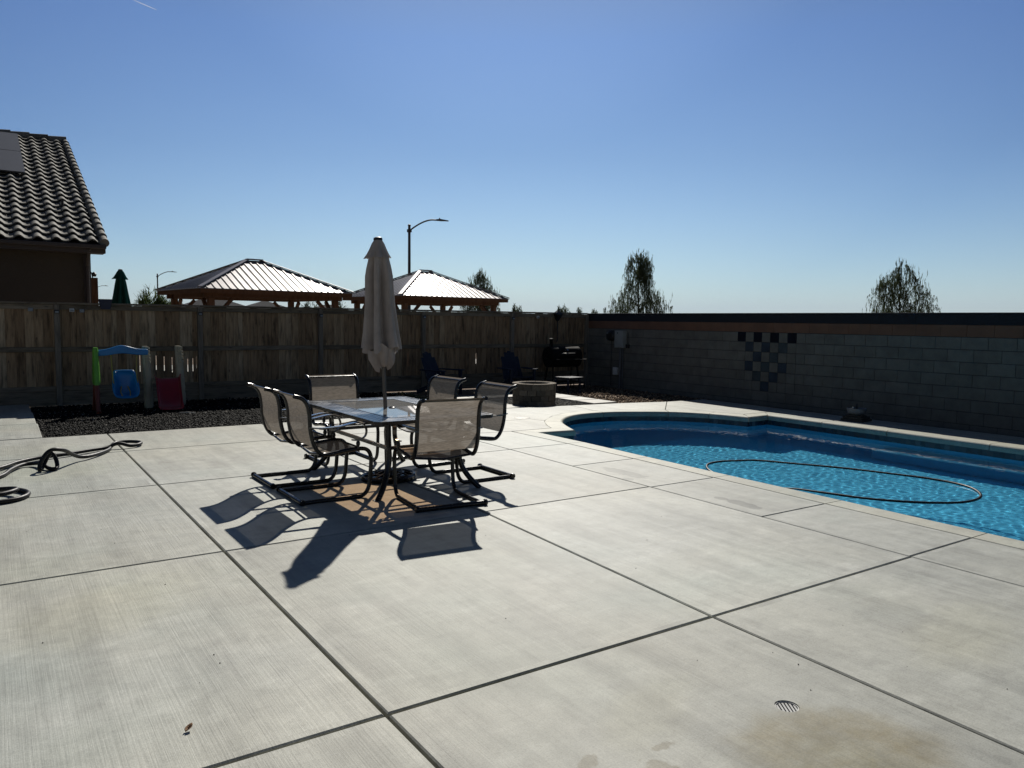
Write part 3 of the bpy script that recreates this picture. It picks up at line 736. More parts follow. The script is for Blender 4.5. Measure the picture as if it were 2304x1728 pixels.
mb = MB(); mb.tube([(-.03, .0, .0), (-.03, 0.0, -1.15)], .008, 6); mb.build('cable', M_DARKP, t)
t = wl('outlet_cover', 'small pale outlet cover low on the block wall beside the conduit', 'outlet', 14.62, .27)
mb = MB(); mb.box(-.06, 0, -.085, .085, 0, .19, .5, None, .008); mb.build('cover', M_WHITEP, t)
mb = MB(); mb.box(-.066, -.0605, -.07, .07, .02, .17, .5, None, .002); mb.build('lid', M_WHITEP, t)

# grey bowl on a stacked base next to the far coping
M_BOWL = simple('grey_stone', (.12, .13, .145), .55, 0, .12, 8, .002)
M_BASEST = simple('dark_flagstone', (.045, .042, .035), .9, 0, .35, 9, .008)
t = thing('fountain_bowl', 'grey bowl with a small spout on a stacked dark stone base beside the pool', 'fountain', (11.97, 7.34, 0), .1)
mb = MB(); mb.box(-.24, .24, -.26, .26, 0, .05, .3, None, .006); mb.box(-.20, .21, -.22, .23, .051, .095, .6, None, .006); mb.box(-.15, .15, -.17, .17, .096, .13, .4, None, .006); mb.build('stone_base', M_BASEST, t)
mb = MB(); mb.lathe([(.10, .131), (.17, .15), (.205, .19), (.215, .26), (.205, .265), (.19, .25), (.06, .235), (.01, .235)], 28, .5, None, True, True); mb.build('bowl', M_BOWL, t, 'smooth')
mb = MB(); mb.tube([(0, 0, .23), (0, 0, .29), (.01, .01, .325), (.04, .02, .335)], [.03, .026, .022, .018], 10); mb.build('spout', M_DARKP, t, 'smooth')
mb = MB(); mb.lathe([(.03, .266), (.03, .285)], 12, .5, Matrix.Translation((-.06, .05, 0))); mb.build('light_cap', simple('chrome', (.7, .7, .7), .12, 1), t, 'smooth'); t.scale = (.72, .72, .82)

# ------------------------------------------------------------------ patio set
M_FRAME = simple('black_powder_coat', (.009, .009, .010), .24, 0, .2, 20, 0, .5)
def sling_mat(name, col, trans=.10, thru=.45):
    m, nt, b = newmat(name); nt.nodes.remove(b)
    O = objc(nt)
    wv = noise(nt, O, 1, 2, .6, (20, 160, 160)); c = ramp(nt, wv, [(.35, tuple(x*.75 for x in col)), (.65, tuple(min(1, x*1.15) for x in col))])
    d = node(nt, 'ShaderNodeBsdfDiffuse'); tl = node(nt, 'ShaderNodeBsdfTranslucent'); tr = node(nt, 'ShaderNodeBsdfTransparent')
    nt.links.new(c, d.inputs[0]); nt.links.new(c, tl.inputs[0])
    m1 = node(nt, 'ShaderNodeMixShader'); m1.inputs[0].default_value = thru; nt.links.new(d.outputs[0], m1.inputs[1]); nt.links.new(tl.outputs[0], m1.inputs[2])
    m2 = node(nt, 'ShaderNodeMixShader'); m2.inputs[0].default_value = trans; nt.links.new(m1.outputs[0], m2.inputs[1]); nt.links.new(tr.outputs[0], m2.inputs[2])
    nt.links.new(m2.outputs[0], nt.nodes['Material Output'].inputs[0]); return m
M_SLING = sling_mat('taupe_sling', (.29, .252, .212), .05, .34)
M_ARM = simple('black_gloss_coat', (.012, .012, .013), .3, 0, .2, 20, 0, 1.0); M_ARM.node_tree.nodes['Principled BSDF'].inputs['Coat Weight'].default_value = 1; M_ARM.node_tree.nodes['Principled BSDF'].inputs['Coat Roughness'].default_value = .18
def make_chair():
    t = thing('patio_chair', '', '')
    prof = cat_rom([(-.33, .016), (-.1, .016), (.17, .016), (.25, .030), (.295, .10), (.312, .24), (.315, .36), (.285, .425), (.215, .447), (.06, .438), (-.10, .418), (-.165, .44), (-.215, .52), (-.242, .64), (-.248, .76), (-.27, .865), (-.315, .918), (-.385, .94)] and
                   [(0, -.33, .016), (0, -.1, .016), (0, .17, .016), (0, .25, .030), (0, .295, .10), (0, .312, .24), (0, .315, .36), (0, .285, .425), (0, .215, .447), (0, .06, .438), (0, -.10, .418), (0, -.165, .44), (0, -.215, .52), (0, -.242, .64), (0, -.248, .76), (0, -.27, .865), (0, -.315, .918), (0, -.385, .94)], 5)
    W = .285
    for s in (-1, 1):
        mb = MB(); mb.tube([(s*W, p.y, p.z) for p in prof], .0185, 10); mb.build('side_frame', M_FRAME, t, 'smooth')
        mb = MB(); A = cat_rom([(s*(W+.01), -.262, .668), (s*(W+.03), -.16, .657), (s*(W+.035), 0, .662), (s*(W+.035), .13, .684), (s*(W+.03), .205, .680), (s*(W+.025), .258, .632), (s*(W+.02), .255, .565), (s*(W+.015), .20, .528), (s*(W+.01), .13, .532)], 5)
        ws = [.040]*10+[.054]*12+[.045, .04, .036, .032, .030, .028, .026, .025, .024, .023, .022]+[.022]*30
        mb.strip(A, ws[:len(A)], .011, (1, 0, 0)); mb.build('armrest', M_ARM, t, 'smooth')
        mb = MB(); mb.lathe([(.010, .44), (.015, .455), (.011, .467), (.019, .49), (.017, .507), (.010, .525)], 10, .5, Matrix.Translation((s*(W+.008), .190, 0))); mb.build('arm_post', M_FRAME, t, 'smooth')
    mb = MB(); mb.tube([(-W-.02, -.33, .022), (W+.02, -.33, .022)], .021, 10)
    for s in (-1, 1): mb.tube([(s*(W+.021), -.33, .025), (s*(W+.045), -.33, .025)], [.029, .026], 10)
    mb.build('rear_crossbar', M_FRAME, t, 'smooth')
    for P_ in ([(-W, .255, .435), (W, .255, .435)], [(-W, -.145, .425), (0, -.15, .395), (W, -.145, .425)], [(-W, -.33, .928), (W, -.33, .928)]):
        mb = MB(); mb.tube(P_, .0105, 8); mb.build('crossbar', M_FRAME, t, 'smooth')
    def sling(nm, pts, sag):
        N = 8; vs = []; fs = []
        for p in pts:
            for k in range(N+1):
                u = -1+2*k/N; vs.append((u*(W-.004), p[0], p[1]-sag*(1-u*u)))
        for i in range(len(pts)-1):
            for k in range(N): a_ = i*(N+1)+k; fs.append((a_, a_+1, a_+N+2, a_+N+1))
        mb = MB(); mb.add(vs, fs); o = mb.build(nm, M_SLING, t, 'all', False)
        return o
    P2 = [(p.y, p.z) for p in prof]
    seat = [q for q in P2 if -.13 < q[0] < .262 and q[1] > .38]
    sling('seat_sling', seat, .018)
    back = [q for q in P2 if q[0] < -.195 and q[1] > .47]
    sling('back_sling', back, -.0)
    # hem wrapped over the rolled top
    mb = MB(); mb.strip([(0, p[0]-.004, p[1]+.004) for p in back[-6:]], 2*W-.012, .004, (1, 0, 0)); mb.build('top_hem', M_SLING, t)
    return t
chair = make_chair()
CH = [  # x, y, facing angle (0 = +Y), label
    (3.24, 5.93, 6, 'patio chair seen from behind at the near end of the glass table'),
    (2.49, 6.66, -90, 'patio chair on the left side of the table, nearer the camera'),
    (2.48, 7.45, -90, 'patio chair on the left side of the table, farther from the camera'),
    (3.27, 8.20, 180, 'patio chair at the far end of the table, backed by the fence'),
    (4.03, 6.70, 90, 'patio chair on the pool side of the table, nearer the camera and the pool'),
    (4.00, 7.66, 94, 'patio chair on the pool side of the table, half hidden behind the others')]
for i, (x, y, ang, lab) in enumerate(CH):
    o = chair if i == 0 else copy_tree(chair)
    o.location = (x, y, 0); o.rotation_euler = (0, 0, math.radians(ang if ang != 6 else -6))
    tag(o, lab, 'chair', 'taupe sling chairs around the glass table')
# table
def glass_mat():
    m, nt, b = newmat('bronze_glass'); nt.nodes.remove(b)
    tr = node(nt, 'ShaderNodeBsdfTransparent'); tr.inputs[0].default_value = (.66, .47, .32, 1)
    gl = node(nt, 'ShaderNodeBsdfGlossy'); gl.inputs['Roughness'].default_value = .02
    df = node(nt, 'ShaderNodeBsdfDiffuse'); df.inputs[0].default_value = (.48, .48, .47, 1)
    md = node(nt, 'ShaderNodeMixShader'); nt.links.new(tr.outputs[0], md.inputs[1]); nt.links.new(df.outputs[0], md.inputs[2])
    lw0 = node(nt, 'ShaderNodeLayerWeight'); lw0.inputs[0].default_value = .5
    nt.links.new(math_(nt, 'MULTIPLY', math_(nt, 'ADD', math_(nt, 'MULTIPLY', math_(nt, 'POWER', lw0.outputs['Facing'], 3.), .95), .07), ramp(nt, noise(nt, objc(nt), 6, 5, .65), [(.35, .7), (.7, 1.0)]), True), md.inputs[0])
    lw = node(nt, 'ShaderNodeLayerWeight'); lw.inputs[0].default_value = .5; fr5 = math_(nt, 'ADD', math_(nt, 'MULTIPLY', math_(nt, 'POWER', lw.outputs['Facing'], 5.), .95), .045)
    mx = node(nt, 'ShaderNodeMixShader'); nt.links.new(fr5, mx.inputs[0]); nt.links.new(md.outputs[0], mx.inputs[1]); nt.links.new(gl.outputs[0], mx.inputs[2])
    nt.links.new(mx.outputs[0], nt.nodes['Material Output'].inputs[0]); return m
M_GLASS = glass_mat()
M_SLAT = simple('table_slats', (.13, .13, .13), .24, .7, .2, 6)
TC = (3.31, 7.0)
tbl = thing('patio_table', 'rectangular patio table with slatted black rim and bronze glass centre', 'table', (TC[0], TC[1], 0))
HW, HL, TZ = .605, .975, .722
def rect_ring(mb, hw, hl, w, z0, z1, ch=0.0, tone_=.5):
    def loop(hw, hl, c):
        if c <= 0: c = .0001
        return [(-hw+c, -hl), (hw-c, -hl), (hw, -hl+c), (hw, hl-c), (hw-c, hl), (-hw+c, hl), (-hw, hl-c), (-hw, -hl+c)]
    A = loop(hw, hl, ch); B = loop(hw-w, hl-w, max(0, ch-w*.6)); n = 8
    vs = [(x, y, z0) for x, y in A]+[(x, y, z0) for x, y in B]+[(x, y, z1) for x, y in A]+[(x, y, z1) for x, y in B]; fs = []
    for i in range(n):
        j = (i+1) % n; fs += [(i, j, 2*n+j, 2*n+i), (n+i, 3*n+i, 3*n+j, n+j), (2*n+i, 2*n+j, 3*n+j, 3*n+i), (i, n+i, n+j, j)]
    mb.add(vs, fs, tone_)
mb = MB(); rect_ring(mb, HW, HL, .028, TZ-.032, TZ, .05); mb.build('rim', M_FRAME, tbl)
mb = MB()
for k in range(4):
    o_ = .034+k*.048; rect_ring(mb, HW-o_, HL-o_, .042, TZ-.016, TZ-.003, max(0, .05-o_*.6))
mb.build('slat_border', M_SLAT, tbl)
gi = .034+4*.048
mb = MB(); rect_ring(mb, HW-gi+.002, HL-gi+.002, .022, TZ-.018, TZ-.0005, 0); mb.build('glass_frame', M_FRAME, tbl)
gx, gy = HW-gi-.019, HL-gi-.019; N = 24; hole = .028
vs = []; fs = []; R2 = 8
ringo = []
for k in range(N):
    th = 2*PI*k/N; c_, s_ = math.cos(th), math.sin(th); q = min(gx/max(abs(c_), 1e-6), gy/max(abs(s_), 1e-6)); ringo.append((c_*q, s_*q))
corn = sorted(set([(gx, gy), (-gx, gy), (-gx, -gy), (gx, -gy)]+ringo), key=lambda p: math.atan2(p[1], p[0])); N = len(corn)
vs = [(x, y, TZ-.004) for x, y in corn]+[(hole*x/math.hypot(x, y), hole*y/math.hypot(x, y), TZ-.004) for x, y in corn]
mb = MB(); mb.add(vs, [(k, (k+1) % N, N+(k+1) % N, N+k) for k in range(N)]); mb.build('glass_top', M_GLASS, tbl)
mb = MB(); mb.lathe([(.028, TZ-.01), (.036, TZ-.003), (.034, TZ+.004), (.026, TZ+.006)], 20, .5, None, False, False); mb.build('parasol_ring', M_FRAME, tbl, 'smooth')
for sx in (-1, 1):
    for sy in (-1, 1):
        P_ = cat_rom([(sx*.37, sy*.70, TZ-.03), (sx*.368, sy*.70, .56), (sx*.362, sy*.695, .44), (sx*.362, sy*.70, .33), (sx*.395, sy*.72, .20), (sx*.455, sy*.77, .09), (sx*.53, sy*.825, .0)], 5)
        mb = MB(); mb.tube(P_, [.021]*10+[.023]*10+[.020]*20 if False else [.026]*len(P_), 10); mb.build('leg', M_FRAME, tbl, 'smooth')
mb = MB(); rect_ring(mb, .385, .715, .030, .425, .455); mb.build('stretcher', M_FRAME, tbl)
mb = MB(); rect_ring(mb, .40, .73, .022, TZ-.06, TZ-.0325)
for q in (-1, 1): mb.bar((-.385, q*.3, TZ-.03), (.385, q*.3, TZ-.03), .02, .024)
mb.build('apron', M_FRAME, tbl)
# closed parasol through the table
def cloth(name, col, thru=.25):
    m, nt, b = newmat(name); nt.nodes.remove(b); O = objc(nt)
    c = ramp(nt, noise(nt, O, 5, 5, .6), [(.3, tuple(x*.8 for x in col)), (.7, tuple(min(1, x*1.1) for x in col))])
    c = mix(nt, c, ramp(nt, noise(nt, O, 1, 4, .6, (30, 30, 4)), [(.3, .82), (.6, 1.02)]), .6, 'MULTIPLY')
    d = node(nt, 'ShaderNodeBsdfDiffuse'); tl = node(nt, 'ShaderNodeBsdfTranslucent'); nt.links.new(c, d.inputs[0]); nt.links.new(c, tl.inputs[0])
    m1 = node(nt, 'ShaderNodeMixShader'); m1.inputs[0].default_value = thru; nt.links.new(d.outputs[0], m1.inputs[1]); nt.links.new(tl.outputs[0], m1.inputs[2])
    nt.links.new(m1.outputs[0], nt.nodes['Material Output'].inputs[0])
    return m
M_CANV = cloth('beige_canvas', (.50, .445, .40), .12)
M_GCANV = cloth('green_canvas', (.015, .065, .058), .12)
def parasol(name, label, loc, canvas, with_base=True, lean=None, sc_=1.0, cone=False, ph=0.0):
    t = thing(name, label, 'parasol', loc)
    # hanging folds: eight gores gathered round the pole, each a loose pleat
    def folds(seed, amp, n=8):
        r = random.Random(seed); off = [r.uniform(-.16, .16) for _ in range(n)]; am = [amp*r.uniform(.7, 1.25) for _ in range(n)]
        def f(th, zt):
            u = ((th+ph) % (2*PI))/(2*PI)*n; k = int(u) % n; w = u-int(u)+off[k]*(.3+.7*zt)
            kk = am[k]; s = .5+.5*math.cos(2*PI*w); return 1-kk*zt*(s**2.2)-.10*zt*math.sin(th*3+seed)
        return f
    F1 = folds(3, .66, 7)
    mb = MB(); NT = 96; prof = []
    Z = [2.33, 2.26, 2.18, 2.10, 2.02, 1.9, 1.75, 1.6, 1.48, 1.38, 1.315]; Rr = [.050, .082, .108, .128, .142, .146, .152, .168, .182, .198, .207]
    if cone: Rr = [.045, .070, .085, .10, .112, .130, .155, .180, .20, .215, .225]
    vs = []; fs = []
    for i, (z, r_) in enumerate(zip(Z, Rr)):
        zt = min(1, max(0, (2.33-z)/.35)); 
        for k in range(NT):
            th = 2*PI*k/NT; f = F1(th, zt); rr = r_*f*sc_
            tw = .10*math.sin(z*3+ph)
            zz = z+((.024*math.sin(th*4+1.2)+.015*math.sin(th*9)-.015)*(1 if i == len(Z)-1 else .4) if i > len(Z)-3 else 0)
            vs.append((rr*math.cos(th+tw), rr*math.sin(th+tw), zz))
    for i in range(len(Z)-1):
        for k in range(NT): l = (k+1) % NT; fs.append((i*NT+k, i*NT+l, i*NT+NT+l, i*NT+NT+k))
    mb.add(vs, fs); mb.build('canopy', canvas, t, 'all', False)
    F2 = folds(9, .35, 8); mb = MB(); vs = []; fs = []
    Z = [2.375, 2.34, 2.29, 2.24, 2.205]; Rr = [.040, .062, .083, .108, .137]
    for i, (z, r_) in enumerate(zip(Z, Rr)):
        for k in range(NT):
            th = 2*PI*k/NT; rr = r_*sc_*F2(th, i/4); vs.append((rr*math.cos(th), rr*math.sin(th), z-(.028*(F2(th, 1)-.75)*(i == 4)))) 
    for i in range(len(Z)-1):
        for k in range(NT): l = (k+1) % NT; fs.append((i*NT+k, i*NT+l, i*NT+NT+l, i*NT+NT+k))
    mb.add(vs, fs); mb.build('vent_flap', canvas, t, 'all', False)
    if with_base:
        F3 = folds(21, .45, 6); mb = MB(); vs = []; fs = []
        Z = [1.33, 1.28, 1.235, 1.19, 1.155, 1.135]; Rr = [.150, .150, .140, .118, .088, .05]
        for i, (z, r_) in enumerate(zip(Z, Rr)):
            for k in range(NT):
                th = 2*PI*k/NT; rr = r_*F3(th+.5, .8); vs.append((rr*math.cos(th)*(1+.10*math.sin(th*2+i)), rr*math.sin(th)*(1+.10*math.cos(th*3+i)), z+.022*math.sin(th*5+i*.6)+.02*math.sin(th*3+1.3)-(.03*max(0, math.sin(th*4+2)) if i > 3 else 0)))
        for i in range(len(Z)-1):
            for k in range(NT): l = (k+1) % NT; fs.append((i*NT+k, i*NT+l, i*NT+NT+l, i*NT+NT+k))
        mb.add(vs, fs); mb.build('gathered_hem', canvas, t, 'all', False)
        mb = MB(); mb.tube([(0, 0, .03), (0, 0, 2.38)], .0195, 14); mb.build('pole', M_POLE, t, 'smooth')
        mb = MB(); mb.lathe([(.03, 1.22), (.036, 1.24), (.036, 1.29), (.03, 1.31)], 16); mb.tube([(.03, -.02, 1.26), (.10, -.05, 1.26)], .009, 8); mb.tube([(.10, -.05, 1.245), (.125, -.06, 1.305)], .011, 8)
        mb.build('crank', M_CHROME, t, 'smooth')
        mb = MB()
        mb.tube([(.255*math.cos(2*PI*k/40), .255*math.sin(2*PI*k/40), .035) for k in range(40)], .022, 8, closed=True)
        mb.tube([(.15*math.cos(2*PI*k/40), .15*math.sin(2*PI*k/40), .06) for k in range(40)], .012, 6, closed=True)
        for k in range(12):
            th = 2*PI*k/12; mb.tube(cat_rom([(.04*math.cos(th), .04*math.sin(th), .09), (.14*math.cos(th+.2), .14*math.sin(th+.2), .068), (.25*math.cos(th), .25*math.sin(th), .04)], 4), .009, 6)
        mb.lathe([(.27, 0), (.275, .018), (.25, .022), (.06, .03), (.05, .09), (.032, .11), (.028, .34), (.026, .35)], 28)
        mb.build('base', M_FRAME, t, 'smooth')
    else:
        mb = MB(); mb.tube([(0, 0, 0), (0, 0, 2.38)], .019, 10); mb.build('pole', M_POLE, t, 'smooth')
    mb = MB(); mb.lathe([(.043, 2.372), (.045, 2.385), (.040, 2.398), (.02, 2.406)], 18); mb.build('finial', M_DARKP, t, 'smooth')
    if lean: t.rotation_euler = lean
    return t
M_POLE = simple('bronze_pole', (.16, .145, .125), .35, .3)
M_CHROME = simple('bright_metal', (.6, .6, .6), .15, 1)
parasol('parasol', 'closed beige parasol standing through the glass patio table', (3.27, 7.0, 0), M_CANV, True, (-.027, -.034, 0))
parasol('parasol', 'closed dark green parasol rising behind the fence beside the neighbour house', (2.633, 20.52, -.07), M_GCANV, False, None, 1.15, True, ph=.7).scale = (1.15, 1.15, 1.155)

# ------------------------------------------------------------------ children's swing and slide
def plastic(name, col, rough=.35):
    m, nt, b = newmat(name); n = noise(nt, objc(nt), 7, 5, .6)
    nt.links.new(ramp(nt, n, [(.3, tuple(c*.8 for c in col)), (.7, col)]), b.inputs['Base Color']); b.inputs['Roughness'].default_value = rough; return m
M_PGREEN = plastic('green_plastic', (.13, .42, .035)); M_PBLUE = plastic('blue_plastic', (.010, .22, .56)); M_PRED = plastic('red_plastic', (.28, .005, .013), .28)
M_PTAN = plastic('tan_plastic', (.40, .37, .27)); M_PBROWN = plastic('brick_red_plastic', (.19, .05, .03)); M_PYEL = plastic('yellow_rope', (.42, .36, .10), .7)
GZ = -.03
sw = thing('swing_slide', 'plastic toddler swing with green and tan posts, blue seat and red slide', 'swing set', (1.9, 14.75, GZ))
def leaf_post(mb, x, y, z0, z1, w0, w1, d0, d1, lean=0, n=14):
    prof = []
    for k in range(n+1):
        u = k/n; z = z0+(z1-z0)*u; s = (w0+(w1-w0)*u)*(1 if 0 < k < n else .8)*(1+.05*math.sin(k*2.1)); d = d0+(d1-d0)*u
        prof.append((x+lean*u*u, y, z, s, d))
    vs = []; fs = []; N = 12
    for (cx, cy, z, s, d) in prof:
        for q in range(N):
            th = 2*PI*q/N; vs.append((cx+s/2*math.copysign(abs(math.cos(th))**.6, math.cos(th)), cy+d/2*math.copysign(abs(math.sin(th))**.6, math.sin(th)), z))
    for i in range(n):
        for q in range(N): l = (q+1) % N; fs.append((i*N+q, i*N+l, i*N+N+l, i*N+N+q))
    fs.append(tuple(range(N))[::-1]); fs.append(tuple(n*N+q for q in range(N))); mb.add(vs, fs)
mb = MB(); leaf_post(mb, -.425, 0, .46, 1.09, .115, .085, .34, .12); mb.build('green_post', M_PGREEN, sw, 'smooth')
for s in (-1, 1):
    mb = MB(); mb.tube([(-.425, s*.08, .50), (-.432, s*.27, .03), (-.432, s*.33, 0)], [.042, .036, .04], 10); mb.build('leg', M_PBROWN, sw, 'smooth')
# arched beam
top = []; bot = []
for k in range(25):
    u = k/24; x = -.39+.78*u; hmp = math.exp(-((u-.47)/.24)**2)
    top.append((x, 1.045+.075*hmp+.01*u)); bot.append((x, .945+.035*hmp+.01*u))
vs = []; fs = []; n = len(top)
for y in (-.03, .03):
    for x, z in top: vs.append((x, y, z))
    for x, z in bot: vs.append((x, y, z))
for i in range(n-1):
    fs += [(i, i+1, n+i+1, n+i), (2*n+i, 3*n+i, 3*n+i+1, 2*n+i+1), (i, 2*n+i, 2*n+i+1, i+1), (n+i, n+i+1, 3*n+i+1, 3*n+i)]
fs += [(0, n, 3*n, 2*n), (n-1, 3*n-1, 4*n-1, 2*n-1)]
mb = MB(); mb.add(vs, fs); bm_ = mb.build('crossbeam', M_PBLUE, sw); bv = bm_.modifiers.new('b', 'BEVEL'); bv.width = .012; bv.segments = 2; bv.limit_method = 'ANGLE'
for (x, ty) in ((.415, .2), (.975, .28)):
    mb = MB(); leaf_post(mb, x, ty, 0 if x < .5 else .02, 1.10, .155, .11, .16, .10, -.045, 22)
    mb.build('tan_post', M_PTAN, sw, 'smooth')
    mb = MB()
    for k in range(5):
        z = .80+.062*k; cx = x-.045*((z/1.1)**2)+.02; mb.add([(cx+.03*math.cos(a_)*1.6, ty-.05+.045*math.sin(a_), z+dz) for dz in (0, .038) for a_ in [2*PI*q/8 for q in range(8)]], [tuple(range(8))[::-1], tuple(range(8, 16))]+[(q, (q+1) % 8, 8+(q+1) % 8, 8+q) for q in range(8)])
    mb.build('post_knobs', M_PTAN, sw, 'smooth')
mb = MB(); mb.bar((.44, .20, .50), (.96, .28, .50), .05, .04, b=.008); mb.bar((.44, .30, .12), (.96, .38, .12), .05, .05, b=.008); mb.build('ladder_rung', M_PTAN, sw)
# bucket seat
seat = MB(); vs = []; fs = []
rows = [(.68, .155, -.01), (.60, .165, -.03), (.50, .175, -.05), (.40, .185, -.07), (.33, .185, -.08), (.275, .16, -.09)]
shellp = []
NN = 14
for z, hw, yb in rows:
    for k in range(NN+1):
        u = -1+2*k/NN; wrap = abs(u)**3
        vs.append((hw*math.copysign(min(1, abs(u)*1.12), u), .10-wrap*(.06 if z > .55 else .22)+(.0), z))
for i in range(len(rows)-1):
    for k in range(NN): a_ = i*(NN+1)+k; fs.append((a_, a_+1, a_+NN+2, a_+NN+1))
# seat pan and raised front rim
b0 = len(vs)
for k in range(NN+1):
    u = -1+2*k/NN; vs.append((.15*u, -.17+.05*u*u, .25))
for k in range(NN):
    a_ = (len(rows)-1)*(NN+1)+k; fs.append((a_, a_+1, b0+k+1, b0+k))
seat.add(vs, fs); so_ = seat.build('swing_seat', M_PBLUE, sw, 'all'); sm = so_.modifiers.new('s', 'SOLIDIFY'); sm.thickness = .016
so_.location = (.01, -.05, -.01)
rim = MB(); rim.tube(cat_rom([(-.155, .09, .67), (-.185, -.02, .52), (-.195, -.12, .40), (-.17, -.18, .29), (-.10, -.20, .255), (0, -.20, .25), (.10, -.20, .255), (.17, -.18, .29), (.195, -.12, .40), (.185, -.02, .52), (.155, .09, .67), (.08, .10, .69), (-.08, .10, .69)], 4, True), .016, 8, closed=True)
ro = rim.build('seat_rim', M_PBLUE, so_, 'smooth')
mb = MB()
for s in (-1, 1): mb.tube([(s*.05, .08, .42), (s*.075, -.02, .33), (s*.06, -.12, .27)], .010, 6)
mb.build('seat_strap', M_PYEL, so_)
for s in (-1, 1):
    mb = MB(); mb.tube([(s*.20+.01, .0, .97), (s*.185+.01, -.03, .62), (s*.19+.01, -.14, .42)], .0085, 6); mb.build('rope', M_PYEL, sw)
# slide
vs = []; fs = []; sl = [(.16, .52), (.10, .53), (-.02, .44), (-.20, .27), (-.38, .11), (-.50, .055), (-.60, .05), (-.63, .035)]
pr = [(-1.0, .07), (-.93, .085), (-.88, .04), (-.8, .0), (0, -.006), (.8, 0), (.88, .04), (.93, .085), (1.0, .07)]
for i, (y, z) in enumerate(sl):
    hw = .205+.02*(i < 2)
    for u, h_ in pr: vs.append((u*hw, y, z+h_*(1 if i < 6 else .5)))
n = len(pr)
for i in range(len(sl)-1):
    for k in range(n-1): fs.append((i*n+k, i*n+k+1, i*n+n+k+1, i*n+n+k))
mb = MB(); mb.add(vs, fs); so2 = mb.build('slide', M_PRED, sw, 'all'); sm = so2.modifiers.new('s', 'SOLIDIFY'); sm.thickness = .014; sm2 = so2.modifiers.new('ss', 'SUBSURF'); sm2.levels = 1; sm2.render_levels = 2
so2.location = (.72, .06, 0); so2.rotation_euler = (0, 0, -.10)
# white stick on the gravel
M_STICK = simple('pale_stick', (.55, .52, .46), .8)
mb = MB(); mb.tube([(2.62, 13.86, -.02), (2.74, 13.80, -.015), (2.84, 13.70, -.02)], [.007, .010, .006], 6)
o = mb.build('pale_stick', M_STICK); tag(o, 'short pale stick lying on the black gravel below the slide', 'stick')

# ------------------------------------------------------------------ hose, drain, small things
M_HOSE = simple('black_hose', (.010, .010, .011), .48, 0, .2, 30, 0, .3)
HP = [(-1.0, 8.0, .03), (-.4, 8.85, .03), (.04, 9.38, .03), (.2, 9.66, .03), (.41, 9.86, .03), (.65, 9.95, .03), (.92, 10.12, .03), (1.12, 10.24, .03), (1.24, 10.28, .065), (1.37, 10.25, .03), (1.48, 10.32, .03), (1.51, 10.48, .03), (1.40, 10.60, .03), (1.26, 10.58, .03), (1.18, 10.40, .022), (1.12, 10.12, .022), (1.0, 9.85, .03), (.87, 9.66, .035), (.78, 9.58, .05), (.70, 9.45, .10), (.62, 9.28, .175), (.555, 9.20, .205), (.498, 9.17, .212), (.45, 9.15, .19), (.41, 9.13, .14), (.381, 9.12, .08), (.375, 9.11, .025), (.395, 9.17, .022), (.425, 9.22, .07), (.457, 9.25, .13), (.485, 9.24, .165), (.508, 9.22, .155), (.53, 9.18, .09), (.530, 9.13, .032), (.50, 9.10, .022), (.455, 9.17, .024), (.42, 9.28, .05), (.39, 9.40, .045), (.32, 9.50, .03), (.23, 9.46, .03), (.13, 9.22, .03), (.04, 8.94, .022), (-.2, 8.6, .022), (-.6, 8.2, .022)]
path = cat_rom(HP, 7)
mb = MB(); mb.tube(path, .0205, 10)
o = mb.build('pool_hose', M_HOSE, None, 'smooth'); tag(o, 'thick black hose with a raised kink lying across the concrete below the gravel bed', 'hose')
CP = cat_rom([(-.9, 7.6, .02), (-.5, 7.68, .02), (-.1, 7.68, .022), (.10, 7.72, .022), (.20, 7.82, .022), (.235, 7.95, .022), (.21, 8.08, .022), (.12, 8.2, .022), (-.05, 8.28, .022), (-.35, 8.3, .022), (-.6, 8.15, .022), (-.62, 7.95, .03), (-.4, 7.80, .062), (-.05, 7.80, .062), (.08, 7.86, .062), (.15, 7.97, .062), (.12, 8.07, .055), (.0, 8.13, .05), (-.25, 8.18, .05), (-.5, 8.05, .05)], 7)
mb = MB(); mb.tube(CP, .0205, 10); o = mb.build('hose_coil', M_HOSE, None, 'smooth'); tag(o, 'coiled end of black hose lying on the concrete at the left picture edge', 'hose')
# floating vacuum hose
FH = cat_rom([(6.95, 5.9, -.17), (7.1, 6.22, -.156), (7.35, 6.45, -.152), (7.63, 6.50, -.152), (7.9, 6.42, -.154), (8.11, 6.31, -.152), (8.38, 5.86, -.154), (8.62, 5.41, -.153), (8.78, 4.95, -.154), (8.89, 4.55, -.152), (8.89, 4.25, -.152), (8.78, 4.0, -.152), (8.5, 3.78, -.154), (8.17, 3.70, -.152), (7.88, 3.76, -.154), (7.56, 3.98, -.152), (7.3, 4.32, -.153), (7.17, 4.70, -.154), (7.05, 5.1, -.17), (6.85, 5.3, -.24)], 8)
mb = MB(); mb.tube(FH, .0145, 10); o = mb.build('vacuum_hose', M_HOSE, None, 'smooth'); tag(o, 'long dark vacuum hose floating in a loop on the pool water', 'hose')
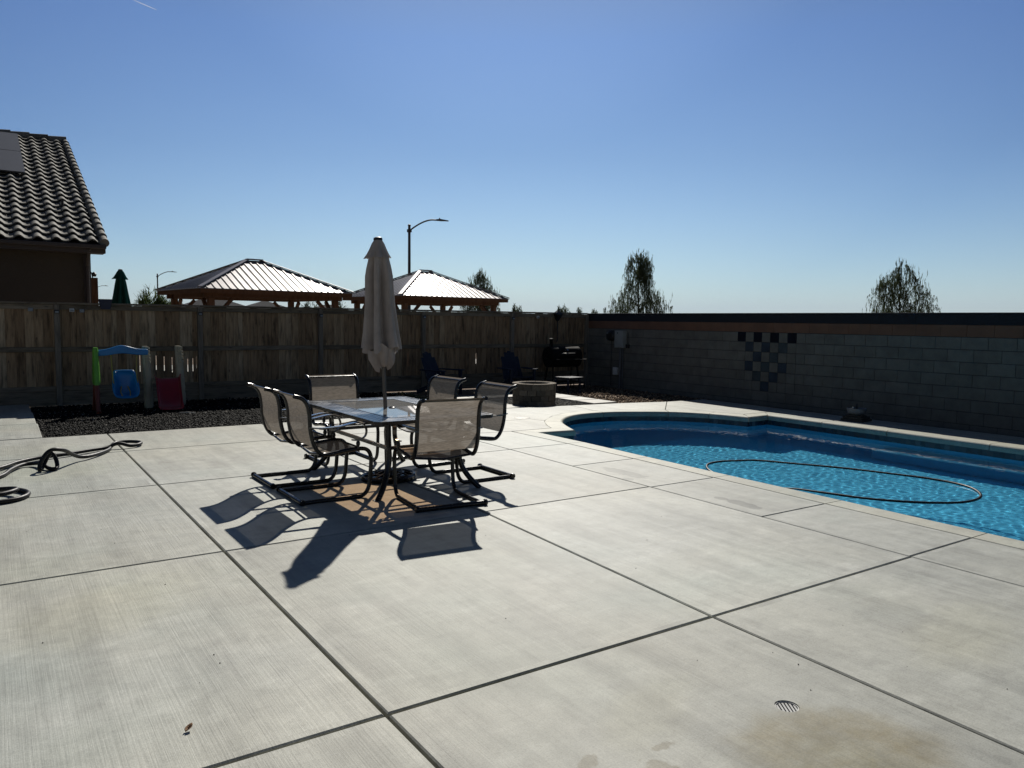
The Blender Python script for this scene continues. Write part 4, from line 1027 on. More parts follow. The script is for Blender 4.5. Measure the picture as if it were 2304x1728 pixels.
# drain
dr = thing('floor_drain', 'round slotted drain cover set in the concrete near the brown stain', 'drain', (2.72, 1.915, 0))
mb = MB(); mb.lathe([(.0485, -.03), (.0485, -.004), (.0445, -.004), (.0435, -.012), (.0435, -.03)], 32, .5, None, False, False); mb.build('ring', simple('pale_plastic', (.50, .50, .47), .5), dr, 'smooth')
mb = MB(); mb.lathe([(.0435, -.046), (.0435, -.044)], 24); mb.build('pit', simple('pit_black', (.002, .002, .002), 1, 0, .1, 5, 0, 0), dr)
mb = MB()
for k in range(-2, 4):
    x = (k-.5)*.0145; hl = math.sqrt(max(0, .043**2-x*x)); mb.box(x-.0042, x+.0042, -hl, hl, -.020, -.007, .5, Matrix.Rotation(-.62, 4, 'Z'))
mb.build('grate', simple('worn_grey_plastic', (.40, .40, .38), .5), dr)
sk = thing('skimmer_lid', 'round concrete coloured skimmer lid flush in the deck by the pool curve', 'skimmer lid', (7.26, 10.38, 0))
mb = MB(); mb.lathe([(.125, .0005), (.125, .003), (.118, .004), (.01, .004)], 32); mb.build('lid', simple('beige_lid', (.36, .34, .29), .6), sk, 'smooth')
mb = MB(); mb.lathe([(.140, .0005), (.141, .002), (.130, .003), (.128, .0008)], 32, .5, None, False, False); mb.build('collar', M_PIPE, sk, 'smooth')
# dry leaf
M_LEAFD = simple('dry_leaf', (.22, .12, .06), .8, 0, .4, 60)
mb = MB(); vs = []; fs = []
for i in range(7):
    u = i/6; w = .011*math.sin(PI*min(1, u*.95+.05))**.7+.0006
    for s in (-1, 0, 1): vs.append((s*w, -.018+.036*u, .006+.008*abs(s)+.010*u*u))
for i in range(6):
    for k in range(2): a_ = i*3+k; fs.append((a_, a_+1, a_+4, a_+3))
mb.add(vs, fs); o = mb.build('dry_leaf', M_LEAFD, None, 'all', False); o.location = (.585, 3.06, 0); o.rotation_euler = (0, 0, -.9); o.modifiers.new('s', 'SOLIDIFY').thickness = .0015
tag(o, 'small curled brown leaf alone on the foreground concrete', 'leaf')
# grit on the concrete
M_GRIT = simple('grit', (.03, .025, .02), .9)
mb = MB(); rg = random.Random(11)
for k in range(70):
    x, y = rg.uniform(-.3, 5.0), rg.uniform(1.2, 10.5); r_ = rg.uniform(.002, .0045)
    mb.add([(x-r_, y, .001), (x+r_*.5, y-r_, .001), (x+r_, y+r_*.6, .001), (x, y, .001+r_*1.2)], [(0, 1, 3), (1, 2, 3), (2, 0, 3), (0, 2, 1)])
o = mb.build('grit', M_GRIT); tag(o, 'tiny dark specks of grit scattered on the patio concrete', 'grit', kind='stuff')

# ------------------------------------------------------------------ plants along the bed edge
def leafmat(name, lo, hi, thru=.35):
    m, nt, b = newmat(name); nt.nodes.remove(b)
    c = ramp(nt, tone(nt), [(0, lo), (1, hi)])
    d = node(nt, 'ShaderNodeBsdfDiffuse'); tl = node(nt, 'ShaderNodeBsdfTranslucent'); nt.links.new(c, d.inputs[0]); nt.links.new(c, tl.inputs[0])
    m1 = node(nt, 'ShaderNodeMixShader'); m1.inputs[0].default_value = thru; nt.links.new(d.outputs[0], m1.inputs[1]); nt.links.new(tl.outputs[0], m1.inputs[2])
    nt.links.new(m1.outputs[0], nt.nodes['Material Output'].inputs[0]); return m
M_WEED = leafmat('weed_leaf', (.05, .07, .03), (.22, .22, .12))
rg = random.Random(5)
for k in range(9):
    y = 11.95+k*.42; mb = MB(); x = 7.42+rg.uniform(-.05, .05)
    for q in range(46):
        th = rg.uniform(0, 2*PI); L = rg.uniform(.04, .13); up_ = rg.uniform(.3, 1.2); w = rg.uniform(.008, .018)
        b0 = Vector((x+rg.uniform(-.09, .09), y+rg.uniform(-.15, .15), -.05)); d = Vector((math.cos(th), math.sin(th), up_)).normalized()*L; sd_ = Vector((-math.sin(th), math.cos(th), 0))*w
        mb.add([b0-sd_*.4, b0+sd_*.4, b0+d*.6+sd_, b0+d*.6-sd_, b0+d+Vector((0, 0, -.01))], [(0, 1, 2, 3), (3, 2, 4)], rg.random())
    o = mb.build('weed_clump', M_WEED, None, False, False)
    tag(o, 'low grey green weeds along the paver edge of the black gravel', 'weed', 'weeds along the edge of the black gravel')

# ------------------------------------------------------------------ adirondack chairs, grill
M_NAVYW = plastic('navy_resin', (.004, .012, .034), .7)
def adirondack(label, loc, rz):
    t = thing('adirondack_chair', label, 'chair', loc, rz, 'navy adirondack chairs by the fire pit')
    mb = MB()
    for k in range(5):
        u = k-2; h_ = .64-.035*u*u; x = u*.105
        M = Matrix.Translation((x, .16, .28)) @ Matrix.Rotation(-.42, 4, 'X') @ Matrix.Rotation(-u*.03, 4, 'Y'); mb.box(-.048, .048, -.01, .01, 0, h_+.08, .5, M, .006)
    mb.build('backrest', M_NAVYW, t)
    mb = MB()
    for k in range(6):
        y = -.30+.088*k; mb.box(-.27, .27, y-.038, y+.038, .365-.022*k-.01, .365-.022*k+.01, .5, None, .005)
    mb.build('seat', M_NAVYW, t)
    for s in (-1, 1):
        mb = MB(); mb.box(s*.31-.065, s*.31+.065, -.38, .30, .535, .56, .5, None, .008); mb.build('armrest', M_NAVYW, t)
        mb = MB(); mb.box(s*.295-.02, s*.295+.02, -.36, -.27, 0, .535, .5, None, .006); mb.build('leg', M_NAVYW, t)
        mb = MB(); mb.bar((s*.255, -.30, .34), (s*.255, .48, .045), .035, .09, b=.006); mb.build('rear_leg', M_NAVYW, t)
    return t
adirondack('navy adirondack chair against the fence, left of the fire pit', (8.28, 15.0, -.055), .35)
adirondack('navy adirondack chair against the fence, straight behind the fire pit', (10.15, 14.75, -.055), -.15)
tt = thing('side_table', 'low navy slatted side table in the shade right of the fire pit', 'side table', (11.05, 13.95, -.055), .2)
mb = MB()
for k in range(5): mb.box(-.25, .25, -.22+.095*k-.04, -.22+.095*k+.04+.0, .36, .38, .5, None, .005)
mb.build('tabletop', M_NAVYW, tt)
for sx in (-1, 1):
    for sy in (-1, 1): mb = MB(); mb.box(sx*.21-.02, sx*.21+.02, sy*.18-.02, sy*.18+.02, 0, .36, .5, None, .004); mb.build('leg', M_NAVYW, tt)
M_GRILL = simple('black_enamel', (.005, .005, .005), .75, 0, .15, 12, 0, .15)
gr = thing('barrel_grill', 'black barrel grill with chimney standing in the corner by the fence', 'grill', (11.65, 14.95, -.07), -.1)
def half(mb, r, x0, x1, a0, a1, cz):
    N = 14; vs = []; fs = []
    for x in (x0, x1):
        for k in range(N+1):
            a_ = a0+(a1-a0)*k/N; vs.append((x, r*math.cos(a_), cz+r*math.sin(a_)))
    for k in range(N): fs.append((k, k+1, N+2+k, N+1+k))
    fs.append(tuple(range(N+1))); fs.append(tuple(range(N+1, 2*N+2))[::-1]); mb.add(vs, fs)
mb = MB(); half(mb, .25, -.42, .42, PI, 2*PI, .80); mb.build('firebox', M_GRILL, gr, 'smooth')
mb = MB(); half(mb, .252, -.425, .425, 0, PI, .806); lid = mb.build('lid', M_GRILL, gr, 'smooth')
mb = MB(); mb.tube([(-.18, -.245, .90), (-.18, -.29, .90), (.18, -.29, .90), (.18, -.245, .90)], .010, 8); mb.build('handle', M_PIPE, lid, 'smooth')
mb = MB(); mb.lathe([(.022, 0), (.022, .02)], 12, .5, Matrix.Translation((0, -.22, .97)) @ Matrix.Rotation(.9, 4, 'X')); mb.build('thermometer', M_CHROME, lid)
mb = MB(); mb.tube([(-.30, .05, 1.0), (-.30, .05, 1.22)], .04, 12); mb.lathe([(.055, 1.225), (.05, 1.245), (.01, 1.26)], 12, .5, Matrix.Translation((-.30, .05, 0))); mb.build('chimney', M_GRILL, gr, 'smooth')
mb = MB(); mb.box(-.44, .44, -.45, -.262, .74, .765, .5, None, .005); mb.build('shelf', M_GRILL, gr)
for sx in (-1, 1):
    for sy in (-1, 1): mb = MB(); mb.bar((sx*.34, sy*.12, .62), (sx*.40, sy*.22, 0), .03, .03); mb.build('leg', M_GRILL, gr)
mb = MB(); mb.box(-.37, .37, -.17, .17, .18, .20); mb.build('lower_shelf', M_GRILL, gr)
for sy in (-1, 1):
    mb = MB(); mb.tube([(.43+.0, sy*.22+.0+0*k, .09) for k in (0, 1)] and [(.42+.085*math.cos(2*PI*k/20), sy*.24, .09+.085*math.sin(2*PI*k/20)) for k in range(20)], .014, 6, closed=True); mb.build('wheel', M_GRILL, gr, 'smooth')

# ------------------------------------------------------------------ neighbour house beyond the fence
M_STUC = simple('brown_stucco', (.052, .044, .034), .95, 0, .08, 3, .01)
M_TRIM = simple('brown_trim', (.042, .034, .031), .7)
m, nt, b = newmat('roof_tile'); tn = tone(nt)
c = ramp(nt, tn, [(0, (.10, .097, .082)), (.5, (.145, .14, .122)), (1, (.20, .19, .165))]); c = mix(nt, c, ramp(nt, noise(nt, pos(nt), 7, 5, .6), [(.3, .75), (.7, 1.1)]), .8, 'MULTIPLY')
nt.links.new(c, b.inputs['Base Color']); b.inputs['Roughness'].default_value = .8; M_RTILE = m
m, nt, b = newmat('solar_glass'); P = objc(nt); b.inputs['Base Color'].default_value = (.052, .053, .058, 1); b.inputs['Roughness'].default_value = .42; b.inputs['Specular IOR Level'].default_value = .5; M_SOLAR = m
HX1, HY0, HZ0, SL = 2.07, 18.16, 3.06, .423
house = thing('neighbour_house', 'brown stucco house with grey tiled roof beyond the fence', 'house', (-3, 22, -.07))
def hb(mb, nm, mat, sm=False, par=None):
    o = mb.build(nm, mat, None, sm); o.parent = par or house
    o.matrix_parent_inverse = Matrix.Translation(house.location).inverted(); return o
HL_ = -9.0; RUN = 8.61
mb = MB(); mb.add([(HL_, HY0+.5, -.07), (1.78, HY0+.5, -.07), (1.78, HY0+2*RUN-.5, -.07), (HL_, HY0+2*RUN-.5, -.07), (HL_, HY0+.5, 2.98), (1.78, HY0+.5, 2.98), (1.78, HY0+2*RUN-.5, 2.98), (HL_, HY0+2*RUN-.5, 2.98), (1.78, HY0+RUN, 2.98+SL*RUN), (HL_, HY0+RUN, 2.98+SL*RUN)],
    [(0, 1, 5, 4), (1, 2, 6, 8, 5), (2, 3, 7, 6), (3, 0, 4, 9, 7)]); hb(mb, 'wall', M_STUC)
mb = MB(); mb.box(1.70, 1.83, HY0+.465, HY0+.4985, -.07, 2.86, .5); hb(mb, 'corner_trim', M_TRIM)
mb = MB(); mb.box(HL_, HX1-.005, HY0-.02, HY0+.03, HZ0-.17, HZ0-.012, .5); mb.box(HL_, HX1, HY0-.13, HY0-.0205, HZ0-.085, HZ0-.0, .5, None, .012); hb(mb, 'gutter', M_TRIM)
mb = MB(); mb.box(HL_, HX1-.006, HY0+.031, HY0+.50, HZ0-.165, HZ0-.135, .5); hb(mb, 'soffit', M_TRIM)
mb = MB()
for sgn, ya in ((1, HY0+.031), (-1, HY0+2*RUN)):
    mb.add([(HX1-.045, ya, HZ0-.17), (HX1-.005, ya, HZ0-.17), (HX1-.005, HY0+RUN, HZ0+SL*RUN-.12), (HX1-.045, HY0+RUN, HZ0+SL*RUN-.12), (HX1-.045, ya, HZ0+.02), (HX1-.005, ya, HZ0+.02), (HX1-.005, HY0+RUN, HZ0+SL*RUN+.03), (HX1-.045, HY0+RUN, HZ0+SL*RUN+.03)], [(0, 1, 2, 3), (4, 7, 6, 5), (0, 4, 5, 1), (1, 5, 6, 2), (2, 6, 7, 3), (3, 7, 4, 0)])
hb(mb, 'barge_board', M_TRIM)
mb = MB(); mb.tube([(1.76, HY0-.06, HZ0-.08), (1.76, HY0+.2, HZ0-.25), (1.76, HY0+.42, HZ0-.42), (1.76, HY0+.42, -.07)], .04, 8); hb(mb, 'downspout', M_TRIM, 'smooth')
# roof tiles: one barrel and one pan per tile, course over course
roof = MB(); PT = .318; CR = .40; ncr = 23; nrl = 22; pts = 12
ux = Vector((1, 0, 0)); us = Vector((0, 1, SL)).normalized(); un = us.cross(Vector((-1, 0, 0))).normalized()
if un.z < 0: un = -un
def prof_(u):   # u in 0..1 across one tile
    return .058*math.sin(PI*u/.58) if u < .58 else -.014*math.sin(PI*(u-.58)/.42)
for c_ in range(ncr):
    s0 = c_*CR*(9.35/(ncr*CR)); s1 = s0+CR*1.12
    for r_ in range(nrl):
        xr = HX1-.02-r_*PT; t = random.random(); dx = random.uniform(-.006, .006); dz = random.uniform(0, .006)
        vs = []
        for s_, lift in ((s0-.01, .066+dz), (s1, .008)):
            for k in range(pts+1):
                u = k/pts; p = Vector((HX1, HY0, HZ0))+ux*(xr-HX1-PT*(1-u)-0+dx)+us*s_+un*(prof_(u)+lift); vs.append(p)
        for k in range(pts+1):
            u = k/pts; p = Vector((HX1, HY0, HZ0))+ux*(xr-HX1-PT*(1-u)+dx)+us*(s0-.01)+un*(prof_(u)+.066+dz-.028); vs.append(p)
        n1 = pts+1
        fs = [(k, k+1, n1+k+1, n1+k) for k in range(pts)]+[(2*n1+k, 2*n1+k+1, k+1, k) for k in range(pts)]
        roof.add(vs, fs, t)
hb(roof, 'tiled_roof', M_RTILE, 'smooth')
mb = MB()
mb.add([(HL_, HY0-.0, HZ0-.01), (HX1-.03, HY0-.0, HZ0-.01), (HX1-.03, HY0+RUN, HZ0+SL*RUN-.01), (HL_, HY0+RUN, HZ0+SL*RUN-.01), (HX1-.03, HY0+2*RUN, HZ0-.01), (HL_, HY0+2*RUN, HZ0-.01)], [(0, 1, 2, 3), (3, 2, 4, 5)]); hb(mb, 'roof_deck', M_TRIM)
mb = MB()
for k in range(24):   # rake barrels
    s0 = k*.39; P0 = Vector((HX1-.02, HY0, HZ0))+us*(s0-.02)+un*.055; P1 = Vector((HX1-.02, HY0, HZ0))+us*(s0+.42)+un*.02; t = random.random()
    mb.tube([P0, P1], [.088, .078], 14, t)
hb(mb, 'rake_tiles', M_RTILE, 'smooth')
mb = MB()
for k in range(24):
    x = HX1+.02-k*.46; mb.tube([(x, HY0+RUN, HZ0+SL*RUN+.06), (x-.47, HY0+RUN, HZ0+SL*RUN+.04)], [.115, .10], 12, random.random())
hb(mb, 'ridge_tiles', M_RTILE, 'smooth')
mb = MB(); o_ = Vector((1.47, HY0, HZ0))+us*2.35+un*.05; mb.tube([o_, o_+Vector((0, 0, .15))], .026, 10); mb.lathe([(.035, 0), (.035, .02)], 12, .5, Matrix.Translation(o_+Vector((0, 0, .15)))); hb(mb, 'vent_pipe', M_TRIM, 'smooth')
def panel(s0, s1, x0, x1):
    pm = MB(); B0 = Vector((0, HY0, HZ0)); vs = []
    for h_ in (.12, .155):
        for x, s_ in ((x0, s0), (x1, s0), (x1, s1), (x0, s1)): vs.append(B0+ux*x+us*s_+un*h_)
    pm.add(vs, [(0, 3, 2, 1), (4, 5, 6, 7), (0, 1, 5, 4), (1, 2, 6, 5), (2, 3, 7, 6), (3, 0, 4, 7)]); return pm
for s0, s1 in ((4.78, 6.88), (6.92, 9.02)):
    for x0, x1 in ((-.18, .86), (-1.24, -.20), (-2.30, -1.26)):
        hb(panel(s0, s1, x0, x1), 'solar_panel', M_SOLAR)
t = thing('wooden_post', 'short brown wooden post with a bracket lamp between the house corner and the green parasol', 'post', (2.19, 21.66, -.07))
M_CEDAR = wood('cedar', [(0, (.105, .050, .026)), (1, (.16, .078, .042))], .5)
mb = MB(); mb.box(-.075, .075, -.075, .075, 0, 2.60, .6, None, .006); mb.build('post', M_CEDAR, t)
mb = MB(); mb.tube([(-.03, 0, 2.60), (-.05, 0, 2.72), (-.10, 0, 2.75)], .014, 6); mb.lathe([(.045, -.06), (.06, 0), (.02, .05)], 12, .5, Matrix.Translation((-.0, 0, 2.69))); mb.build('bracket_lamp', M_DARKP, t, 'smooth')

nb_ = MB()
for i_ in range(9):
    for j_ in range(4): slab(nb_, [(-5+3*i_, 16.9+2.9*j_), (-2+3*i_, 16.9+2.9*j_), (-2+3*i_, 19.8+2.9*j_), (-5+3*i_, 19.8+2.9*j_)], .006, -.066, .05)
tag(nb_.build('neighbour_patio', M_PAVE), kind='structure')
# ------------------------------------------------------------------ gazebos
m, nt, b = newmat('roof_metal'); n_ = noise(nt, objc(nt), 3, 4)
nt.links.new(ramp(nt, n_, [(.3, (.17, .16, .165)), (.7, (.22, .21, .215))]), b.inputs['Base Color']); b.inputs['Metallic'].default_value = .75; b.inputs['Roughness'].default_value = .42; M_METAL = m
def gazebo(label, loc, rz):
    t = thing('gazebo', label, 'gazebo', loc, rz, 'cedar gazebos beyond the fence')
    W_, D_ = 2.36, 2.0; ez, az_ = 2.47, 3.44; rh = .22
    for sx in (-1, 1):
        for sy in (-1, 1):
            mb = MB(); mb.box(sx*1.93-.085, sx*1.93+.085, sy*1.6-.085, sy*1.6+.085, 0, 2.22, random.random(), None, .008); p_ = mb.build('post', M_CEDAR, t)
            mb = MB(); mb.bar((sx*1.86, sy*1.6, 1.62), (sx*1.32, sy*1.6, 2.2), .09, .09, .4); mb.build('brace', M_CEDAR, t)
            mb = MB(); mb.bar((sx*1.93, sy*1.52, 1.62), (sx*1.93, sy*.98, 2.2), .09, .09, .4); mb.build('brace', M_CEDAR, t)
    for sy in (-1, 1): mb = MB(); mb.box(-2.15, 2.15, sy*1.6-.06, sy*1.6+.06, 2.221, 2.43, .3, None, .006); mb.build('beam', M_CEDAR, t)
    for sx in (-1, 1): mb = MB(); mb.box(sx*1.93-.055, sx*1.93+.055, -1.54, 1.54, 2.225, 2.425, .7, None, .006); mb.build('beam', M_CEDAR, t)
    mb = MB(); 
    mb.box(-W_+.03, W_-.03, -D_+.03, -D_+.07, ez-.13, ez-.01, .4); mb.box(-W_+.03, W_-.03, D_-.07, D_-.03, ez-.13, ez-.01, .4); mb.box(-W_+.03, -W_+.07, -D_+.0705, D_-.0705, ez-.13, ez-.01, .5); mb.box(W_-.07, W_-.03, -D_+.0705, D_-.0705, ez-.13, ez-.01, .5)
    mb.build('fascia', M_CEDAR, t)
    # roof skins with standing ribs
    E_ = [(-W_, -D_, ez), (W_, -D_, ez), (W_, D_, ez), (-W_, D_, ez)]; R0, R1 = (-rh, 0, az_), (rh, 0, az_)
    mb = MB(); mb.add(E_+[R0, R1]+[(x, y, z-.02) for x, y, z in E_+[R0, R1]], [(0, 1, 5, 4), (1, 2, 5), (2, 3, 4, 5), (3, 0, 4), (6, 10, 11, 7), (7, 11, 8), (8, 11, 10, 9), (9, 10, 6), (0, 6, 7, 1), (1, 7, 8, 2), (2, 8, 9, 3), (3, 9, 6, 0)]); rf = mb.build('metal_roof', M_METAL, t)
    mb = MB()
    n = 22
    for sy in (-1, 1):
        for k in range(1, n):
            x = -W_+2*W_*k/n; q = (W_-abs(x))/(W_-rh) if abs(x) > rh else 1; q = min(1, q)
            mb.bar((x, sy*D_, ez+.008), (x, sy*(D_*(1-q)+.05*q), ez+(az_-ez)*(q-.02*q)+.008), .03, .022, .5)
    for sx in (-1, 1):
        for k in range(1, 18):
            y = -D_+2*D_*k/18; q = 1-abs(y)/D_
            mb.bar((sx*W_, y, ez+.008), (sx*(W_-(W_-rh)*q), y, ez+(az_-ez)*(q-.015)+.008), .03, .022, .5)
    mb.build('roof_ribs', M_METAL, rf)
    mb = MB()
    for c_, r_ in ((E_[0], R0), (E_[1], R1), (E_[2], R1), (E_[3], R0)): mb.bar((c_[0], c_[1], c_[2]+.03), (r_[0], r_[1], r_[2]+.03), .13, .03, .5)
    mb.bar((-rh-.03, 0, az_+.035), (rh+.03, 0, az_+.035), .16, .035, .5)
    mb.build('hip_cap', M_METAL, rf)
    return t
ang = math.radians(6.5); cx_, sx_ = math.cos(ang), math.sin(ang)
def gz(nx, ny): return (nx+2.42*cx_-2.05*sx_, ny+2.42*sx_+2.05*cx_, -.07)
g1 = gazebo('cedar gazebo with metal hip roof, left of the closed beige parasol', gz(4.766, 22.317), ang)
g2 = copy_tree(g1); g2.location = gz(11.166, 23.062); tag(g2, 'cedar gazebo with bright metal hip roof, right of the closed beige parasol')

# ------------------------------------------------------------------ street lamps
M_LAMP = simple('dark_pole', (.035, .03, .03), .6)
def lamp(label, loc, top, L, dirv, sc_=1):
    t = thing('street_lamp', label, 'street lamp', loc, 0, 'street lamps beyond the fence')
    mb = MB(); mb.tube([(0, 0, 0), (0, 0, top)], [.10*sc_, .075*sc_], 12); mb.lathe([(.09*sc_, top), (.09*sc_, top+.06), (.02, top+.1)], 12); mb.build('pole', M_LAMP, t, 'smooth')
    d = Vector(dirv).normalized(); A = [Vector((0, 0, top-.35))]+[d*L*u+Vector((0, 0, top-.35+.75*(1-(1-min(1, u/.62))**1.6))) for u in (.15, .3, .45, .6, .7, .8)]
    A = cat_rom(A, 4); mb = MB(); mb.tube(A, .045*sc_, 8); mb.box(-.12*sc_, .12*sc_, -.1, .1, top-.45, top-.25, .5, None, .01); mb.build('arm', M_LAMP, t, 'smooth')
    e_ = A[-1]; mb = MB(); mb.add([(*(e_+d*(q*.72*sc_-.1)+Vector((-d.y, d.x, 0))*w_*sc_).to_2d(), e_.z+z_) for q, w, z0, z1 in ((0, .06, -.05, .05), (.35, .15, -.06, .06), (1, .09, -.07, -.03)) for w_, z_ in ((-w, z0), (w, z0), (w, z1), (-w, z1))],
        [(0, 1, 2, 3), (8, 11, 10, 9)]+[(i*4+k, i*4+4+k, i*4+4+(k+1) % 4, i*4+(k+1) % 4) for i in range(2) for k in range(4)])
    mb.lathe([(.035, 0), (.035, .09)], 10, .5, Matrix.Translation(e_+d*.12+Vector((0, 0, .05)))); mb.build('lamp_head', M_LAMP, t); return t
D1 = Vector((.84, -.54, 0))
lamp('tall street lamp rising behind the right hand gazebo', (23.77, 47.57, -.07), 8.0, 2.4, D1, 1.15)
lamp('distant street lamp standing left of the left hand gazebo', (21.29, 126.9, -.07), 8.0, 2.7, D1, 1.2)
lamp('farthest street lamp, its arm showing beside the brown wooden post', (18.1, 179.9, -.07), 7.4, 2.9, D1, 1.0)

# ------------------------------------------------------------------ trees and shrubs
M_BARK = simple('bark', (.07, .055, .04), .95, 0, .3, 10)
M_LEAF = leafmat('willow_leaf', (.028, .040, .020), (.10, .12, .065), .4)
M_LEAF2 = leafmat('far_leaf', (.025, .04, .02), (.07, .09, .045), .3)
M_BUSH = leafmat('shrub_leaf', (.025, .045, .014), (.13, .17, .06), .35)
def weeping_tree(label, loc, H, crown, seed, n=3400, cat='tree', mat=None, ll=.17, lw=.026, z_low=.9, lobes=None, name='weeping_tree', grp='young weeping trees beyond the wall'):
    """crown: list of (z, radius) seen from the side; lobes: (dx, dy, z, r) clumps of denser leaves"""
    rg = random.Random(seed); t = thing(name, label, cat, loc, 0, grp)
    mb = MB(); tr = cat_rom([(0, 0, 0), (.05, .02, H*.3), (-.02, .03, H*.6), (.02, 0, H*.93)], 6); mb.tube(tr, [max(.012, .075*(1-k/len(tr))) for k in range(len(tr))], 7)
    limbs = []
    for k in range(16):
        z0 = H*rg.uniform(.2, .85); th = rg.uniform(0, 2*PI); r_ = np.interp(z0+.5, [c[0] for c in crown], [c[1] for c in crown])*rg.uniform(.5, .85)
        A = Vector((0, 0, z0)); B = Vector((math.cos(th)*r_*.5, math.sin(th)*r_*.5, z0+r_*.55)); C_ = Vector((math.cos(th)*r_, math.sin(th)*r_, z0+r_*.75))
        P_ = cat_rom([A, B, C_], 5); mb.tube(P_, [max(.006, .028*(1-q/len(P_))) for q in range(len(P_))], 5); limbs.append(P_)
    mb.build('trunk', M_BARK, t, 'smooth')
    cr = MB(); zs = [c[0] for c in crown]; rr = [c[1] for c in crown]; zmax = zs[-1]
    nst = n//9
    clumps = [(rg.uniform(0, 2*PI), rg.uniform(.05, 1.0)**.5*.96, rg.uniform(z_low, zmax-.1)) for _ in range(int(nst/13))]
    for s_ in range(nst):
        if lobes and rg.random() < .2:
            lx, ly, lz, lr = rg.choice(lobes); x, y, z = lx+rg.gauss(0, lr*.5), ly+rg.gauss(0, lr*.5), lz+rg.gauss(0, lr*.55)
        else:
            th, q, z = rg.choice(clumps); th += rg.gauss(0, .28); q = min(1.02, max(0, q+rg.gauss(0, .12))); z += rg.gauss(0, .16)
            R__ = np.interp(z, zs, rr); x, y = math.cos(th)*q*R__, math.sin(th)*q*R__
        if z > zmax+.2: continue
        # a hanging strand
        Ls = rg.uniform(.18, .55)*(1 if z < zmax-.3 else .6); px_, py_ = rg.uniform(-.10, .10), rg.uniform(-.10, .10); upw = rg.random() < .18
        for k in range(9):
            u = k/9; zz = z+(Ls*u if upw else .12*math.sin(u*2.2)-Ls*u*u*1.1); cx_, cy_ = x+px_*math.sin(u*2), y+py_*math.sin(u*2)
            a_ = rg.uniform(0, 2*PI); w = lw*rg.uniform(.5, 1.1); L = ll*rg.uniform(.6, 1.3); dx, dy = math.cos(a_)*w/2, math.sin(a_)*w/2
            sx_, sy_ = rg.uniform(-.35, .35)*L, rg.uniform(-.35, .35)*L; sg = 1 if upw else -1
            cr.v += [(cx_-dx, cy_-dy, zz), (cx_+dx, cy_+dy, zz), (cx_+sx_+dx*.2, cy_+sy_, zz+sg*L)]; i0 = len(cr.v)-3; cr.f.append((i0, i0+1, i0+2)); cr.t.append(rg.random())
    cr.build('crown', mat or M_LEAF, t, False, False); return t
weeping_tree('young weeping tree with a tall open top, left of the two behind the block wall', (26.75, 28.25, -.07), 5.0, [(.9, 1.95), (2.0, 1.87), (2.47, 1.65), (2.95, 1.2), (3.31, 1.05), (3.5, .76), (3.7, .72), (4.38, .70), (4.7, .55), (4.97, .3)], 2, 19000,
             lobes=[(.75, -.5, 2.6, .5), (.9, -.6, 1.9, .5), (-.6, .4, 2.1, .45), (0, 0, 3.9, .38), (-.05, 0, 4.2, .25), (-1.0, .6, 1.7, .35), (.2, -.1, 2.4, .4)])
weeping_tree('young weeping tree with a broad ragged crown behind the right part of the block wall', (37.46, 20.94, -.07), 4.7, [(.9, 1.85), (2.3, 1.75), (2.8, 1.62), (3.2, 1.45), (3.58, 1.22), (4.1, .75), (4.4, .48), (4.62, .25)], 8, 18000,
             lobes=[(-.7, .5, 2.1, .5), (.8, -.4, 2.4, .5), (0, 0, 3.4, .4), (.1, .1, 2.0, .6), (-.9, .5, 1.8, .4), (-.3, .3, 3.1, .4)])
weeping_tree('dark weeping tree rising behind the right hand gazebo roof', (23.9, 38.6, -.07), 4.3, [(.9, 1.35), (1.6, 1.3), (2.5, 1.2), (3.2, 1.02), (3.6, .85), (4.0, .55), (4.35, .22)], 5, 19000,
             lobes=[(.15, -.1, 2.3, .6), (.2, 0, 3.2, .35), (-.65, .45, 3.1, .3), (0, 0, 1.6, .7), (.5, -.3, 2.0, .5)], grp=None)
def bush(name, label, loc, H, R__, seed, n, ll, lw, mat, grp=None, up_=.8):
    rg = random.Random(seed); t = thing(name, label, 'shrub' if H < 3.2 else 'tree', loc, 0, grp)
    mb = MB()
    for k in range(6): th = rg.uniform(0, 2*PI); mb.tube([(0, 0, 0), (math.cos(th)*R__*.3, math.sin(th)*R__*.3, H*.45), (math.cos(th)*R__*.5, math.sin(th)*R__*.5, H*.75)], [H*.02, H*.012, H*.004], 5)
    mb.build('trunk', M_BARK, t)
    cr = MB(); cl = [(rg.uniform(0, 2*PI), rg.uniform(.2, .85), rg.uniform(.3, .85)) for _ in range(16)]
    for k in range(n):
        th, q, zf = rg.choice(cl); th += rg.gauss(0, .35); q = max(0, q+rg.gauss(0, .16)); zf = zf+rg.gauss(0, .1); env = math.sqrt(max(.02, 1-max(0, (zf-.35)/.72)**2))
        x, y, z = math.cos(th)*q*R__*env, math.sin(th)*q*R__*env, zf*H
        d = Vector((math.cos(th)*q+rg.uniform(-.5, .5), math.sin(th)*q+rg.uniform(-.5, .5), up_+rg.uniform(-.4, .5))).normalized()*ll*rg.uniform(.6, 1.2); a_ = rg.uniform(0, 2*PI); w = lw*rg.uniform(.6, 1.2); dx, dy = math.cos(a_)*w/2, math.sin(a_)*w/2
        cr.v += [(x-dx, y-dy, z), (x+dx, y+dy, z), (x+d.x, y+d.y, z+d.z)]; i0 = len(cr.v)-3; cr.f.append((i0, i0+1, i0+2)); cr.t.append(rg.random())
    cr.build('crown', mat, t, False, False); return t
bush('shrub', 'bright green spiky shrub just left of the distant lamp post', (6.75, 42.5, -.07), 2.85, 1.05, 4, 4200, .32, .06, M_BUSH)
bush('shrub', 'paler green shrub just right of the distant lamp post', (8.5, 46.0, -.07), 2.65, .75, 14, 2400, .3, .06, M_BUSH)
